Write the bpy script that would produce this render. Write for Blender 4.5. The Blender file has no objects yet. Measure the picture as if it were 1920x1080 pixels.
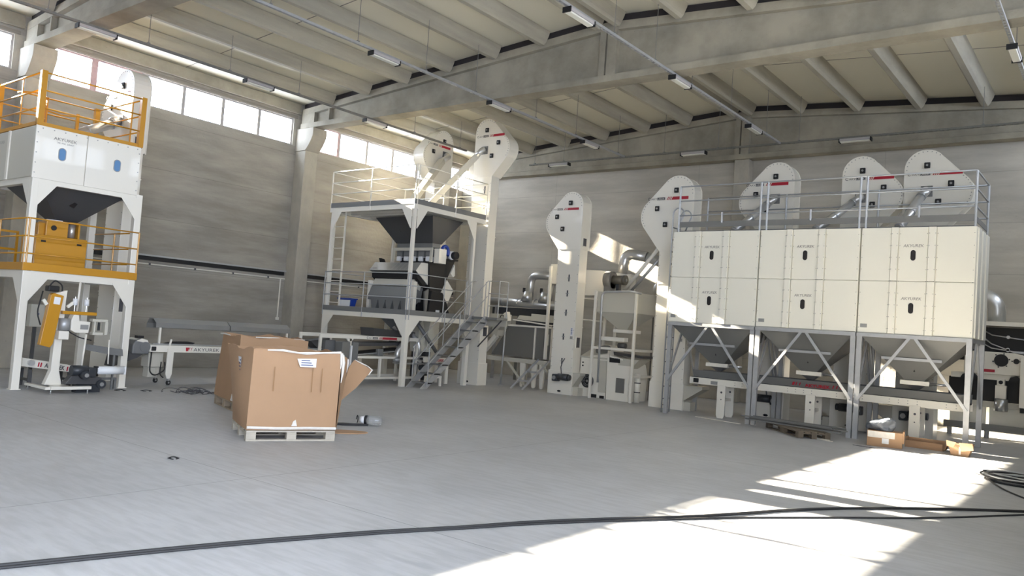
import bpy, bmesh, math, random
from mathutils import Vector, Matrix
random.seed(7)
SC = bpy.context.scene
COL = SC.collection
# ---------------------------------------------------------------- camera, sky, sun, exposure
def set_camera():
    yaw, pit, rol = -0.663272, 0.0502110, 0.0717240
    f = Vector((math.sin(yaw)*math.cos(pit), math.cos(yaw)*math.cos(pit), math.sin(pit)))
    r0 = Vector((math.cos(yaw), -math.sin(yaw), 0)); u0 = r0.cross(f)
    r = r0*math.cos(rol)+u0*math.sin(rol); u = -r0*math.sin(rol)+u0*math.cos(rol)
    cd = bpy.data.cameras.new('camera'); c = bpy.data.objects.new('camera', cd); COL.objects.link(c)
    m = Matrix((r, u, -f)).transposed().to_4x4(); m.translation = (0, 0, 1.6)
    c.matrix_world = m
    cd.sensor_width = 36; cd.lens = 1496.6/1920*36; cd.clip_start = 0.05; cd.clip_end = 300
    SC.camera = c
set_camera()
w = bpy.data.worlds.new('sky'); SC.world = w; w.use_nodes = True
bg = w.node_tree.nodes['Background']; bg.inputs[0].default_value = (0.755, 0.83, 0.985, 1); bg.inputs[1].default_value = 12.0
sl = bpy.data.lights.new('sun', 'SUN'); sl.energy = 130; sl.angle = 0.0085; sl.color = (1.0, 0.865, 0.68)
so = bpy.data.objects.new('sun', sl); COL.objects.link(so); so.location = (-40, -4, 20)
so.rotation_euler = Vector((1, 0.10, -0.405)).to_track_quat('-Z', 'Y').to_euler()
vs = SC.view_settings
SC.display_settings.display_device = 'sRGB'
vs.view_transform = 'Standard'; vs.look = 'None'; vs.gamma = 1; vs.use_curve_mapping = False; vs.exposure = 0.61
SC.cycles.max_bounces = 10; SC.cycles.diffuse_bounces = 6; SC.cycles.glossy_bounces = 4; SC.cycles.transparent_max_bounces = 12
SC.cycles.caustics_reflective = False; SC.cycles.caustics_refractive = False
SC.cycles.sample_clamp_indirect = 8.0
SC.cycles.use_denoising = True

def portal(name, loc, rx, sx, sy):
    l = bpy.data.lights.new(name, 'AREA'); l.shape = 'RECTANGLE'; l.size = sx; l.size_y = sy
    l.cycles.is_portal = True
    o = bpy.data.objects.new(name, l); COL.objects.link(o); o.location = loc; o.rotation_euler = rx
# hall dimensions (metres)
XL, XR, YB, YR = -19.05, 1.25, 21.6, -15.3     # left, right, back, rear wall faces
RX = -8.85                                    # ridge
COLY = [21.35, 14.1, 6.85, -0.4, -7.65, -14.9]
WZ0, WZ1 = 6.36, 7.12
def roofz(x): return 8.30-0.071*abs(x-RX)
for x, ry in ((XL-0.1, -math.pi/2), (XR+0.1, math.pi/2)):
    for a, b in zip(COLY[:-1], COLY[1:]):
        if x < 0 and b < -1: continue
        portal('window_portal', (x, (a+b)/2, (WZ0+WZ1)/2), (0, ry, 0), WZ1-WZ0, a-b)
# an open gate in the right wall, just beside and behind the camera
portal('gate_portal', (XR+0.1, -1.0, 2.5), (0, math.pi/2, 0), 5.0, 8.0)

# ---------------------------------------------------------------- materials
def new_mat(name):
    m = bpy.data.materials.new(name); m.use_nodes = True
    return m, m.node_tree, m.node_tree.nodes['Principled BSDF']
def simple(name, col, rough=0.5, metal=0.0, coat=0.0, var=0.0, vscale=6, bump=0.0, bscale=60):
    m, nt, b = new_mat(name)
    b.inputs['Base Color'].default_value = (*col, 1); b.inputs['Roughness'].default_value = rough
    b.inputs['Metallic'].default_value = metal; b.inputs['Coat Weight'].default_value = coat
    if var or bump:
        tc = nt.nodes.new('ShaderNodeTexCoord')
    if var:
        n = nt.nodes.new('ShaderNodeTexNoise'); n.inputs['Scale'].default_value = vscale; n.inputs['Detail'].default_value = 5
        nt.links.new(tc.outputs['Object'], n.inputs['Vector'])
        mx = nt.nodes.new('ShaderNodeMix'); mx.data_type = 'RGBA'
        mx.inputs['A'].default_value = (*[c*(1-var) for c in col], 1); mx.inputs['B'].default_value = (*[min(1, c*(1+var)) for c in col], 1)
        nt.links.new(n.outputs['Fac'], mx.inputs['Factor']); nt.links.new(mx.outputs['Result'], b.inputs['Base Color'])
    if bump:
        n = nt.nodes.new('ShaderNodeTexNoise'); n.inputs['Scale'].default_value = bscale
        nt.links.new(tc.outputs['Object'], n.inputs['Vector'])
        bp = nt.nodes.new('ShaderNodeBump'); bp.inputs['Strength'].default_value = bump; bp.inputs['Distance'].default_value = 0.01
        nt.links.new(n.outputs['Fac'], bp.inputs['Height']); nt.links.new(bp.outputs['Normal'], b.inputs['Normal'])
    return m
def ramp(nt, stops):
    r = nt.nodes.new('ShaderNodeValToRGB'); e = r.color_ramp.elements
    while len(e) < len(stops): e.new(0.5)
    for k, (p, c) in zip(e, stops): k.position = p; k.color = (*c, 1)
    return r
def concrete(name, a, b2, band=None, axis='Z', rough=0.85, streak=(0.5, 0.5, 3.0), bandh=1.0):
    """cast concrete: cloudy tone, board streaks, pin holes, optional panel joints"""
    m, nt, b = new_mat(name); L = nt.links
    tc = nt.nodes.new('ShaderNodeTexCoord')
    mp = nt.nodes.new('ShaderNodeMapping'); mp.inputs['Scale'].default_value = streak
    L.new(tc.outputs['Object'], mp.inputs['Vector'])
    n1 = nt.nodes.new('ShaderNodeTexNoise'); n1.inputs['Scale'].default_value = 1.1; n1.inputs['Detail'].default_value = 8; n1.inputs['Roughness'].default_value = 0.62
    L.new(mp.outputs['Vector'], n1.inputs['Vector'])
    r1 = ramp(nt, [(0.36, a), (0.64, b2)]); L.new(n1.outputs['Fac'], r1.inputs['Fac'])
    v = nt.nodes.new('ShaderNodeTexVoronoi'); v.inputs['Scale'].default_value = 5.5; L.new(tc.outputs['Object'], v.inputs['Vector'])
    r2 = ramp(nt, [(0.02, (0.45, 0.45, 0.45)), (0.06, (1, 1, 1))]); L.new(v.outputs['Distance'], r2.inputs['Fac'])
    mx = nt.nodes.new('ShaderNodeMix'); mx.data_type = 'RGBA'; mx.blend_type = 'MULTIPLY'; mx.inputs['Factor'].default_value = 0.5
    L.new(r1.outputs['Color'], mx.inputs['A']); L.new(r2.outputs['Color'], mx.inputs['B'])
    out = mx.outputs['Result']
    if band:
        sx = nt.nodes.new('ShaderNodeSeparateXYZ'); L.new(tc.outputs['Object'], sx.inputs['Vector'])
        for ax, per, wd, dk in band:
            md = nt.nodes.new('ShaderNodeMath'); md.operation = 'MODULO'; L.new(sx.outputs[ax], md.inputs[0]); md.inputs[1].default_value = per
            ab = nt.nodes.new('ShaderNodeMath'); ab.operation = 'ABSOLUTE'; L.new(md.outputs[0], ab.inputs[0])
            lt = nt.nodes.new('ShaderNodeMath'); lt.operation = 'LESS_THAN'; L.new(ab.outputs[0], lt.inputs[0]); lt.inputs[1].default_value = wd
            m2 = nt.nodes.new('ShaderNodeMix'); m2.data_type = 'RGBA'; m2.blend_type = 'MULTIPLY'
            L.new(lt.outputs[0], m2.inputs['Factor']); L.new(out, m2.inputs['A']); m2.inputs['B'].default_value = (dk, dk, dk, 1)
            out = m2.outputs['Result']
    L.new(out, b.inputs['Base Color']); b.inputs['Roughness'].default_value = rough
    n3 = nt.nodes.new('ShaderNodeTexNoise'); n3.inputs['Scale'].default_value = 14; n3.inputs['Detail'].default_value = 6
    L.new(tc.outputs['Object'], n3.inputs['Vector'])
    bp = nt.nodes.new('ShaderNodeBump'); bp.inputs['Strength'].default_value = 0.25; bp.inputs['Distance'].default_value = 0.02
    L.new(n3.outputs['Fac'], bp.inputs['Height']); L.new(bp.outputs['Normal'], b.inputs['Normal'])
    return m
M = {}
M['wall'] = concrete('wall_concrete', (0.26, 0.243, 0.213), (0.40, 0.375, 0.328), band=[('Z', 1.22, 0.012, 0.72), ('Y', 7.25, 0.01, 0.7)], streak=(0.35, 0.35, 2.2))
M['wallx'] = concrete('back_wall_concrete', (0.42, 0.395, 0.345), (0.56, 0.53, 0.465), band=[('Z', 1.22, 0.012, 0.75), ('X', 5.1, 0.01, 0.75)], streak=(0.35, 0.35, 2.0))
M['beam'] = concrete('girder_concrete', (0.24, 0.222, 0.18), (0.38, 0.352, 0.285), streak=(0.8, 0.8, 0.8))
M['column'] = concrete('column_concrete', (0.33, 0.31, 0.27), (0.47, 0.44, 0.37), streak=(1, 1, 0.7))
M['purlin'] = concrete('purlin_concrete', (0.32, 0.30, 0.25), (0.43, 0.405, 0.33), streak=(2, 0.3, 2))
def floor_mat():
    m, nt, b = new_mat('floor_concrete'); L = nt.links
    tc = nt.nodes.new('ShaderNodeTexCoord')
    n1 = nt.nodes.new('ShaderNodeTexNoise'); n1.inputs['Scale'].default_value = 0.35; n1.inputs['Detail'].default_value = 9; n1.inputs['Roughness'].default_value = 0.65
    L.new(tc.outputs['Object'], n1.inputs['Vector'])
    r1 = ramp(nt, [(0.3, (0.385, 0.39, 0.40)), (0.72, (0.52, 0.525, 0.535))]); L.new(n1.outputs['Fac'], r1.inputs['Fac'])
    mp = nt.nodes.new('ShaderNodeMapping'); mp.inputs['Scale'].default_value = (1.5, 9, 1); mp.inputs['Rotation'].default_value = (0, 0, 0.6)
    L.new(tc.outputs['Object'], mp.inputs['Vector'])
    n2 = nt.nodes.new('ShaderNodeTexNoise'); n2.inputs['Scale'].default_value = 1.6; n2.inputs['Detail'].default_value = 7
    L.new(mp.outputs['Vector'], n2.inputs['Vector'])
    r2 = ramp(nt, [(0.38, (0.78, 0.78, 0.78)), (0.58, (1, 1, 1))]); L.new(n2.outputs['Fac'], r2.inputs['Fac'])
    mx = nt.nodes.new('ShaderNodeMix'); mx.data_type = 'RGBA'; mx.blend_type = 'MULTIPLY'; mx.inputs['Factor'].default_value = 0.8
    L.new(r1.outputs['Color'], mx.inputs['A']); L.new(r2.outputs['Color'], mx.inputs['B'])
    out = mx.outputs['Result']
    sx = nt.nodes.new('ShaderNodeSeparateXYZ'); L.new(tc.outputs['Object'], sx.inputs['Vector'])
    for ax, off in (('X', 0.6), ('Y', 1.4)):
        ad = nt.nodes.new('ShaderNodeMath'); ad.operation = 'ADD'; L.new(sx.outputs[ax], ad.inputs[0]); ad.inputs[1].default_value = off+60
        md = nt.nodes.new('ShaderNodeMath'); md.operation = 'MODULO'; L.new(ad.outputs[0], md.inputs[0]); md.inputs[1].default_value = 6.0
        lt = nt.nodes.new('ShaderNodeMath'); lt.operation = 'LESS_THAN'; L.new(md.outputs[0], lt.inputs[0]); lt.inputs[1].default_value = 0.012
        m2 = nt.nodes.new('ShaderNodeMix'); m2.data_type = 'RGBA'; m2.blend_type = 'MULTIPLY'
        L.new(lt.outputs[0], m2.inputs['Factor']); L.new(out, m2.inputs['A']); m2.inputs['B'].default_value = (0.6, 0.6, 0.6, 1)
        out = m2.outputs['Result']
    L.new(out, b.inputs['Base Color'])
    r3 = ramp(nt, [(0.3, (0.42, 0.42, 0.42)), (0.7, (0.68, 0.68, 0.68))]); L.new(n2.outputs['Fac'], r3.inputs['Fac'])
    L.new(r3.outputs['Color'], b.inputs['Roughness'])
    return m
M['floor'] = floor_mat()
def ceil_mat():
    m, nt, b = new_mat('roof_panel'); L = nt.links
    b.inputs['Base Color'].default_value = (0.68, 0.65, 0.54, 1); b.inputs['Roughness'].default_value = 0.42
    tc = nt.nodes.new('ShaderNodeTexCoord')
    wv = nt.nodes.new('ShaderNodeTexWave'); wv.bands_direction = 'Y'; wv.inputs['Scale'].default_value = 3.2; wv.wave_profile = 'SAW'
    L.new(tc.outputs['Object'], wv.inputs['Vector'])
    n = nt.nodes.new('ShaderNodeTexNoise'); n.inputs['Scale'].default_value = 1.4; L.new(tc.outputs['Object'], n.inputs['Vector'])
    ad = nt.nodes.new('ShaderNodeMath'); ad.operation = 'ADD'; L.new(wv.outputs['Fac'], ad.inputs[0]); L.new(n.outputs['Fac'], ad.inputs[1])
    bp = nt.nodes.new('ShaderNodeBump'); bp.inputs['Strength'].default_value = 0.22; bp.inputs['Distance'].default_value = 0.01
    L.new(ad.outputs[0], bp.inputs['Height']); L.new(bp.outputs['Normal'], b.inputs['Normal'])
    return m
M['roof'] = ceil_mat()
M['white'] = simple('white_paint', (0.78, 0.75, 0.67), 0.3, coat=0.25)
M['cream'] = simple('cream_paint', (0.80, 0.78, 0.69), 0.38, coat=0.15)
M['offwhite'] = simple('pale_grey_paint', (0.53, 0.51, 0.44), 0.42)
M['grey'] = simple('grey_paint', (0.165, 0.168, 0.168), 0.45)
M['dkgrey'] = simple('dark_grey_paint', (0.06, 0.06, 0.062), 0.5)
M['panelgrey'] = simple('mid_grey_panel', (0.15, 0.147, 0.135), 0.6)
M['yellow'] = simple('amber_paint', (0.50, 0.235, 0.008), 0.38, coat=0.2)
M['galv'] = simple('galvanised_steel', (0.46, 0.47, 0.48), 0.5, 0.6, var=0.14, vscale=9)
M['galvm'] = simple('galvanised_sheet', (0.21, 0.21, 0.205), 0.5, 0.35, var=0.1, vscale=3)
M['chrome'] = simple('bright_duct_steel', (0.66, 0.66, 0.65), 0.33, 0.75, bump=0.1, bscale=8)
M['steel'] = simple('brushed_steel', (0.55, 0.56, 0.57), 0.3, 0.9)
M['black'] = simple('black_plastic', (0.008, 0.008, 0.009), 0.6)
M['rubber'] = simple('black_rubber', (0.02, 0.02, 0.021), 0.7)
M['blue'] = simple('blue_plastic', (0.012, 0.05, 0.32), 0.35)
M['navy'] = simple('navy_print', (0.02, 0.04, 0.16), 0.5)
M['red'] = simple('red_vinyl', (0.40, 0.012, 0.03), 0.4)
M['ink'] = simple('dark_print', (0.07, 0.07, 0.08), 0.5)
M['inkgrey'] = simple('grey_print', (0.20, 0.19, 0.18), 0.5)
M['paper'] = simple('label_paper', (0.75, 0.76, 0.78), 0.6)
M['plate'] = simple('grey_type_plate', (0.33, 0.33, 0.32), 0.4, 0.3)
M['card'] = simple('cardboard', (0.40, 0.25, 0.145), 0.85, var=0.10, vscale=2.5)
M['cardin'] = simple('cardboard_inside', (0.30, 0.175, 0.085), 0.9, var=0.12, vscale=4)
M['torn'] = simple('torn_paper_edge', (0.72, 0.69, 0.64), 0.9, var=0.15, vscale=20)
M['wood'] = simple('pallet_wood', (0.36, 0.29, 0.21), 0.85, var=0.25, vscale=7)
M['woodgrey'] = simple('weathered_pallet_wood', (0.46, 0.42, 0.35), 0.85, var=0.2, vscale=7)
M['motor'] = simple('dark_motor_paint', (0.03, 0.034, 0.04), 0.4)
M['olive'] = simple('olive_motor_paint', (0.13, 0.115, 0.085), 0.45)
M['fan'] = simple('fan_housing_grey', (0.24, 0.22, 0.19), 0.5)
M['wooddark'] = simple('dark_pallet_wood', (0.16, 0.13, 0.095), 0.9, var=0.25, vscale=7)
M['plastic'] = simple('clear_plastic_bag', (0.12, 0.135, 0.16), 0.25, bump=0.6, bscale=25)
M['roller'] = simple('white_belt', (0.78, 0.80, 0.82), 0.35)
M['pinkframe'] = simple('window_frame_film', (0.50, 0.36, 0.38), 0.5, var=0.3, vscale=9)
M['alu'] = simple('window_frame_grey', (0.42, 0.40, 0.40), 0.5)
M['gapshade'] = simple('dark_gap_shade', (0.035, 0.03, 0.032), 0.9)  # near-black tone that paints the shade above the girders
M['railsteel'] = simple('rail_steel', (0.20, 0.195, 0.18), 0.65, 0.3, var=0.3, vscale=30)
M['tube'] = simple('lamp_diffuser', (0.72, 0.72, 0.66), 0.35)
M['lens'] = simple('dark_sight_glass', (0.012, 0.010, 0.010), 0.55)
M['bluelens'] = simple('blue_sight_glass', (0.10, 0.24, 0.46), 0.4)
M['bagfilm'] = simple('hood_steel', (0.58, 0.58, 0.56), 0.22, 0.6)
def glass_mat():
    m = bpy.data.materials.new('window_glass'); m.use_nodes = True; nt = m.node_tree; nt.nodes.clear()
    o = nt.nodes.new('ShaderNodeOutputMaterial'); t = nt.nodes.new('ShaderNodeBsdfTransparent'); g = nt.nodes.new('ShaderNodeBsdfGlossy')
    g.inputs['Roughness'].default_value = 0.02; t.inputs['Color'].default_value = (0.97, 0.98, 0.98, 1)
    mx = nt.nodes.new('ShaderNodeMixShader'); mx.inputs[0].default_value = 0.06
    nt.links.new(t.outputs[0], mx.inputs[1]); nt.links.new(g.outputs[0], mx.inputs[2]); nt.links.new(mx.outputs[0], o.inputs[0])
    return m
M['glass'] = glass_mat()
def bottle_mat():
    m, nt, b = new_mat('clear_bottle'); b.inputs['Base Color'].default_value = (0.75, 0.78, 0.8, 1); b.inputs['Roughness'].default_value = 0.08
    b.inputs['Transmission Weight'].default_value = 0.7; b.inputs['Alpha'].default_value = 0.6
    return m
M['bottle'] = bottle_mat()

# ---------------------------------------------------------------- mesh helpers (authored in world metres)
class B:
    def __init__(s): s.v = []; s.f = []
    def add(s, vs, fs):
        n = len(s.v); s.v += [tuple(p) for p in vs]; s.f += [tuple(i+n for i in f) for f in fs]; return s
    def box(s, x0, x1, y0, y1, z0, z1):
        return s.add([(x, y, z) for x in (x0, x1) for y in (y0, y1) for z in (z0, z1)],
                     [(0, 1, 3, 2), (4, 6, 7, 5), (0, 4, 5, 1), (2, 3, 7, 6), (0, 2, 6, 4), (1, 5, 7, 3)])
    def frust(s, r0, z0, r1, z1, cap=True):
        p = [(r0[0], r0[2], z0), (r0[1], r0[2], z0), (r0[1], r0[3], z0), (r0[0], r0[3], z0),
             (r1[0], r1[2], z1), (r1[1], r1[2], z1), (r1[1], r1[3], z1), (r1[0], r1[3], z1)]
        f = [(0, 1, 5, 4), (1, 2, 6, 5), (2, 3, 7, 6), (3, 0, 4, 7)]
        if cap: f += [(0, 3, 2, 1), (4, 5, 6, 7)]
        return s.add(p, f)
    def bar(s, a, b, w, h=None, up=(0, 0, 1)):
        a, b = Vector(a), Vector(b); h = h or w; d = (b-a).normalized(); up = Vector(up)
        if abs(d.dot(up)) > 0.98: up = Vector((0, 1, 0))
        x = d.cross(up).normalized()*w/2; z = x.cross(d).normalized()*h/2
        p = [q+i*x+j*z for q in (a, b) for i, j in ((-1, -1), (1, -1), (1, 1), (-1, 1))]
        return s.add(p, [(3, 2, 1, 0), (4, 5, 6, 7), (0, 1, 5, 4), (1, 2, 6, 5), (2, 3, 7, 6), (3, 0, 4, 7)])
    def tube(s, pts, r, n=10, cap=True):
        pts = [Vector(p) for p in pts]; rs = r if isinstance(r, (list, tuple)) else [r]*len(pts)
        rings = []; px = None
        for i, p in enumerate(pts):
            d = (pts[min(i+1, len(pts)-1)]-pts[max(i-1, 0)]).normalized()
            if px is None:
                up = Vector((0, 0, 1)) if abs(d.z) < 0.9 else Vector((0, 1, 0)); px = d.cross(up).normalized()
            else: px = (px-d*px.dot(d)).normalized()
            py = d.cross(px)
            rings.append([p+rs[i]*(math.cos(t)*px+math.sin(t)*py) for t in [2*math.pi*k/n for k in range(n)]])
        fs = []
        for i in range(len(rings)-1):
            for k in range(n): fs.append((i*n+k, i*n+(k+1) % n, (i+1)*n+(k+1) % n, (i+1)*n+k))
        if cap: fs += [tuple(range(n-1, -1, -1)), tuple((len(rings)-1)*n+k for k in range(n))]
        return s.add([p for r_ in rings for p in r_], fs)
    def cyl(s, c, ax, r, h, n=20):
        c = Vector(c); a = Vector(ax).normalized(); return s.tube([c-a*h/2, c+a*h/2], r, n)
    def prism(s, poly, fn, d0, d1):
        n = len(poly); vs = [fn(u, v, d) for d in (d0, d1) for u, v in poly]
        return s.add(vs, [tuple(range(n)), tuple(range(2*n-1, n-1, -1))]+[(k, k+n, (k+1) % n+n, (k+1) % n) for k in range(n)])
    def quad(s, a, b, c, d): return s.add([a, b, c, d], [(0, 1, 2, 3)])
def mk(name, b, mat, parent=None, smooth=False, bevel=0.0, label=None, origin=None):
    me = bpy.data.meshes.new(name)
    off = Vector(origin) if origin is not None else Vector((0, 0, 0))
    p = parent; o = bpy.data.objects.new(name, me)
    if parent is not None:
        off = Vector(parent['_o'])
    me.from_pydata([tuple(Vector(q)-off) for q in b.v], [], b.f)
    bm = bmesh.new(); bm.from_mesh(me); bmesh.ops.recalc_face_normals(bm, faces=bm.faces); bm.to_mesh(me); bm.free()
    me.materials.append(M[mat] if isinstance(mat, str) else mat)
    COL.objects.link(o)
    if parent is not None:
        o.parent = parent; o['_o'] = tuple(off)
    else:
        o.location = off; o['_o'] = tuple(off)
    if smooth:
        for q in me.polygons: q.use_smooth = len(q.vertices) == 4
    if bevel:
        md = o.modifiers.new('bevel', 'BEVEL'); md.width = bevel; md.segments = 2; md.limit_method = 'ANGLE'
    if label: o['label'] = label
    return o
def tag(o, label, cat, group=None, kind=None):
    o['label'] = label; o['category'] = cat
    if group: o['group'] = group
    if kind: o['kind'] = kind
    return o
def thing(name, label, cat, loc, group=None):
    o = bpy.data.objects.new(name, None); COL.objects.link(o); o.location = loc; o.empty_display_size = 0.2; o['_o'] = tuple(loc)
    return tag(o, label, cat, group)
def struct(name, b, mat, **k):
    o = mk(name, b, mat, **k)
    if o.parent is None: o['kind'] = 'structure'
    return o
_tc = {}
def text(name, s, org, ux, uy, size, mat, parent, depth=0.003, shear=0.0, width=None, bold=False, label=None):
    """lettering lying in the plane spanned by ux, uy with its lower left corner at org"""
    cu = bpy.data.curves.new('lettering', 'FONT'); cu.body = s; cu.size = 1; cu.shear = shear; cu.resolution_u = 2
    if bold: cu.offset = 0.035
    t = bpy.data.objects.new('lettering_tmp', cu); COL.objects.link(t)
    bpy.context.view_layer.update()
    me = bpy.data.meshes.new_from_object(t.evaluated_get(bpy.context.evaluated_depsgraph_get()))
    bpy.data.objects.remove(t); bpy.data.curves.remove(cu)
    xs = [v.co.x for v in me.vertices]; w0 = max(xs)-min(xs)
    sx = (width/w0) if width else size
    ux, uy = Vector(ux).normalized(), Vector(uy).normalized(); nz = ux.cross(uy)
    po = Vector(parent['_o'])
    for v in me.vertices: v.co = Vector(org)+ux*(v.co.x-min(xs))*sx+uy*v.co.y*size+nz*depth-po
    me.materials.clear(); me.materials.append(M[mat])
    o = bpy.data.objects.new(name, me); COL.objects.link(o); o.parent = parent; o['_o'] = tuple(po)
    if label: o['label'] = label
    return o
def arc(cx, cy, r, a0, a1, n):
    return [(cx+r*math.cos(math.radians(a0+(a1-a0)*k/n)), cy+r*math.sin(math.radians(a0+(a1-a0)*k/n))) for k in range(n+1)]
def bend(p0, p1, p2, r, n=6):
    """polyline p0-p1-p2 with the corner rounded"""
    p0, p1, p2 = map(Vector, (p0, p1, p2)); a = p1+(p0-p1).normalized()*r; c = p1+(p2-p1).normalized()*r
    return [tuple((1-t)**2*a+2*t*(1-t)*p1+t*t*c) for t in [k/n for k in range(n+1)]]
def rpath(pts, r, n=6):
    out = [tuple(pts[0])]
    for i in range(1, len(pts)-1): out += bend(pts[i-1], pts[i], pts[i+1], r, n)
    return out+[tuple(pts[-1])]
def handrail(parent, pts, z0, hs, mat, posts=None, r=0.017, closed=False, postw=None, bars='rail', pr=None):
    """rails following a floor polyline, posts as sub-parts"""
    b = B()
    seg = list(zip(pts[:-1], pts[1:]))
    for h in hs:
        for a, c in seg: b.tube([(a[0], a[1], z0+h), (c[0], c[1], z0+h)], r, 8)
    hr = mk('handrail', b, mat, parent, smooth=True)
    for p in (posts if posts is not None else pts):
        q = B()
        if postw: q.box(p[0]-postw/2, p[0]+postw/2, p[1]-postw/2, p[1]+postw/2, z0-0.08, z0+max(hs)+0.02)
        else: q.tube([(p[0], p[1], z0-0.12), (p[0], p[1], z0+max(hs))], pr or r*1.15, 8)
        mk('post', q, mat, hr)
    return hr
PY = lambda y0: (lambda u, v, d: (u, y0+d, v))       # panel facing -Y, d goes deeper
PX = lambda x0: (lambda u, v, d: (x0-d, u, v))       # panel facing +X, d goes deeper
# ================================================================ THE HALL
struct('floor', B().box(XL-0.3, XR+0.3, YR-0.3, YB+0.3, -0.2, 0), 'floor')
WT = 0.15
# side walls with a ribbon of windows between the columns
def side_wall(name, x0, x1, gate=None, solid=None):
    b = B()
    if gate:
        g0, g1, gz = gate
        b.box(x0, x1, YR, g0, 0, WZ0).box(x0, x1, g1, YB, 0, WZ0).box(x0, x1, g0, g1, gz, WZ0)
    else: b.box(x0, x1, YR, YB, 0, WZ0)
    b.box(x0, x1, YR, YB, WZ1, roofz(XL)+0.05)
    if solid is not None: b.box(x0, x1, YR, solid, WZ0, WZ1)
    return struct(name, b, 'wall')
side_wall('wall_left', XL-WT, XL, solid=-0.4)  # unseen window band walled up behind the camera to cut bounced light
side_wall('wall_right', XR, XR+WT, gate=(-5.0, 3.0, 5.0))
b = B(); n = B()
xs = [XL-WT, RX, XR+WT]
b.prism([(XL-WT, 0), (XR+WT, 0), (XR+WT, roofz(XR)), (RX, roofz(RX)+0.02), (XL-WT, roofz(XL))], PY(YB), 0, 0.2)
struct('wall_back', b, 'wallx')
b = B()
b.prism([(XL-WT, 0), (XR+WT, 0), (XR+WT, roofz(XR)), (RX, roofz(RX)+0.02), (XL-WT, roofz(XL))], PY(YR), -0.2, 0)
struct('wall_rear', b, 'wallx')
b = B()
for xa, xb in ((XL-WT-0.2, RX), (RX, XR+WT+0.2)):
    za, zb = roofz(xa), roofz(xb)
    b.prism([(xa, za), (xb, zb), (xb, zb+0.1), (xa, za+0.1)], PY(0), YR-0.3, YB+0.3)
struct('ceiling', b, 'roof')
seam = B()
for y in (10.35, 17.9, 3.2):
    for xa, xb in ((XL, RX), (RX, XR)):
        seam.prism([(xa, roofz(xa)-0.004), (xb, roofz(xb)-0.004), (xb, roofz(xb)+0.01), (xa, roofz(xa)+0.01)], PY(y), 0, 0.022)
struct('trim_1', seam, 'inkgrey')
# windows
nwin = 0
for side, xw in (('left', XL-0.10), ('right', XR+0.04)):
    for i, (a, c) in enumerate(zip(COLY[:-1], COLY[1:])):
        if side == 'left' and i > 2: continue
        y0, y1 = c+0.25, a-0.36
        st = (y1-y0)/6
        near = side == 'left' and i < 3
        groups = [(y0+st*k, y0+st*(k+1)) for k in range(6)]
        pillar = B().box(xw-0.05, xw+0.11, c-0.36, c+0.25, WZ0-0.01, WZ1+0.01)
        if near or True:
            struct('trim_%d' % (10+nwin), pillar, 'column')
        if near:
            for k, (ya, yb) in enumerate(groups):
                nwin += 1
                fm = 'pinkframe' if (i == 1 and k < 2) or (i == 0 and k < 1) else 'alu'
                t = 0.045 if k else 0.05
                if fm == 'pinkframe': t = 0.075
                fr = B().box(xw, xw+0.06, ya, ya+t, WZ0, WZ1).box(xw, xw+0.06, yb-t, yb, WZ0, WZ1).box(xw, xw+0.06, ya+t, yb-t, WZ0, WZ0+0.035).box(xw, xw+0.06, ya+t, yb-t, WZ1-0.035, WZ1)
                wobj = struct('window_%d' % nwin, fr, fm)
                mk('pane', B().box(xw+0.025, xw+0.032, ya+t, yb-t, WZ0+0.035, WZ1-0.035), 'glass', wobj)
        else:
            nwin += 1; fr = B(); gl = B()
            for ya, yb in groups:
                fr.box(xw, xw+0.06, ya, ya+0.035, WZ0, WZ1).box(xw, xw+0.06, yb-0.035, yb, WZ0, WZ1)
                gl.box(xw+0.025, xw+0.032, ya+0.035, yb-0.035, WZ0, WZ1)
            wobj = struct('window_%d' % nwin, fr, 'alu'); mk('pane', gl, 'glass', wobj)
# foam strip over the windows and top edge beam, one run per bay
for i, (a, c) in enumerate(zip(COLY[:3], COLY[1:4])):
    b = B(); y = c+0.25
    while y < a-0.3:
        s = min(0.5, a-0.25-y); h = 0.03+0.03*random.random()
        b.box(XL-0.01, XL+0.02, y, y+s, WZ1+0.02, WZ1+0.05+h); y += s
    struct('trim_%d' % (40+i), b, 'fan')
    struct('trim_%d' % (45+i), B().box(XL, XL+0.10, c+0.2, a-0.2, 7.27, 7.33).box(XL, XL+0.07, c+0.2, a-0.2, 7.33, 7.56), 'beam')
# columns
def column(label, x0, x1, y0, y1, corb=0, top=6.85, group=None):
    t = thing('concrete_column', label, 'column', ((x0+x1)/2, (y0+y1)/2, 0), group)
    b = B().box(x0, x1, y0, y1, 0, 6.2 if corb else top)
    mk('shaft', b, 'column', t, bevel=0.015)
    if corb:
        xf = x1 if corb > 0 else x0; xo = x0 if corb > 0 else x1; d = 0.30*corb
        poly = [(xo, 6.2), (xf, 6.2), (xf+d*0.25, 6.27), (xf+d*0.55, 6.38), (xf+d*0.85, 6.52), (xf+d, 6.62), (xf+d, top-0.02), (xo, top-0.02)]
        mk('corbel', B().prism(poly, PY(y0), -0.02, y1-y0+0.02), 'column', t)
    return t
column('concrete column with bracket at the left wall behind the platform with stairs', XL, -18.6, 13.88, 14.32, 1)
column('concrete column with bracket at the far left, behind the yellow railed bagging tower', XL, -18.6, 6.63, 7.07, 1)
column('concrete corner column where the left wall meets the end wall', XL, -18.6, 21.13, 21.57, 1)
column('short broad concrete pillar under the ridge on the end wall', -9.0, -8.57, 21.28, 21.6, 0, 6.78)
for y in COLY[3:]: column('concrete column along the left wall behind the camera', XL, -18.6, y-.22, y+.22, 1, group='columns behind the camera')
for y in COLY: column('concrete column along the right wall beside the camera', 0.8, XR, y-.22, y+.22, -1, group='right wall columns')
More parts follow.
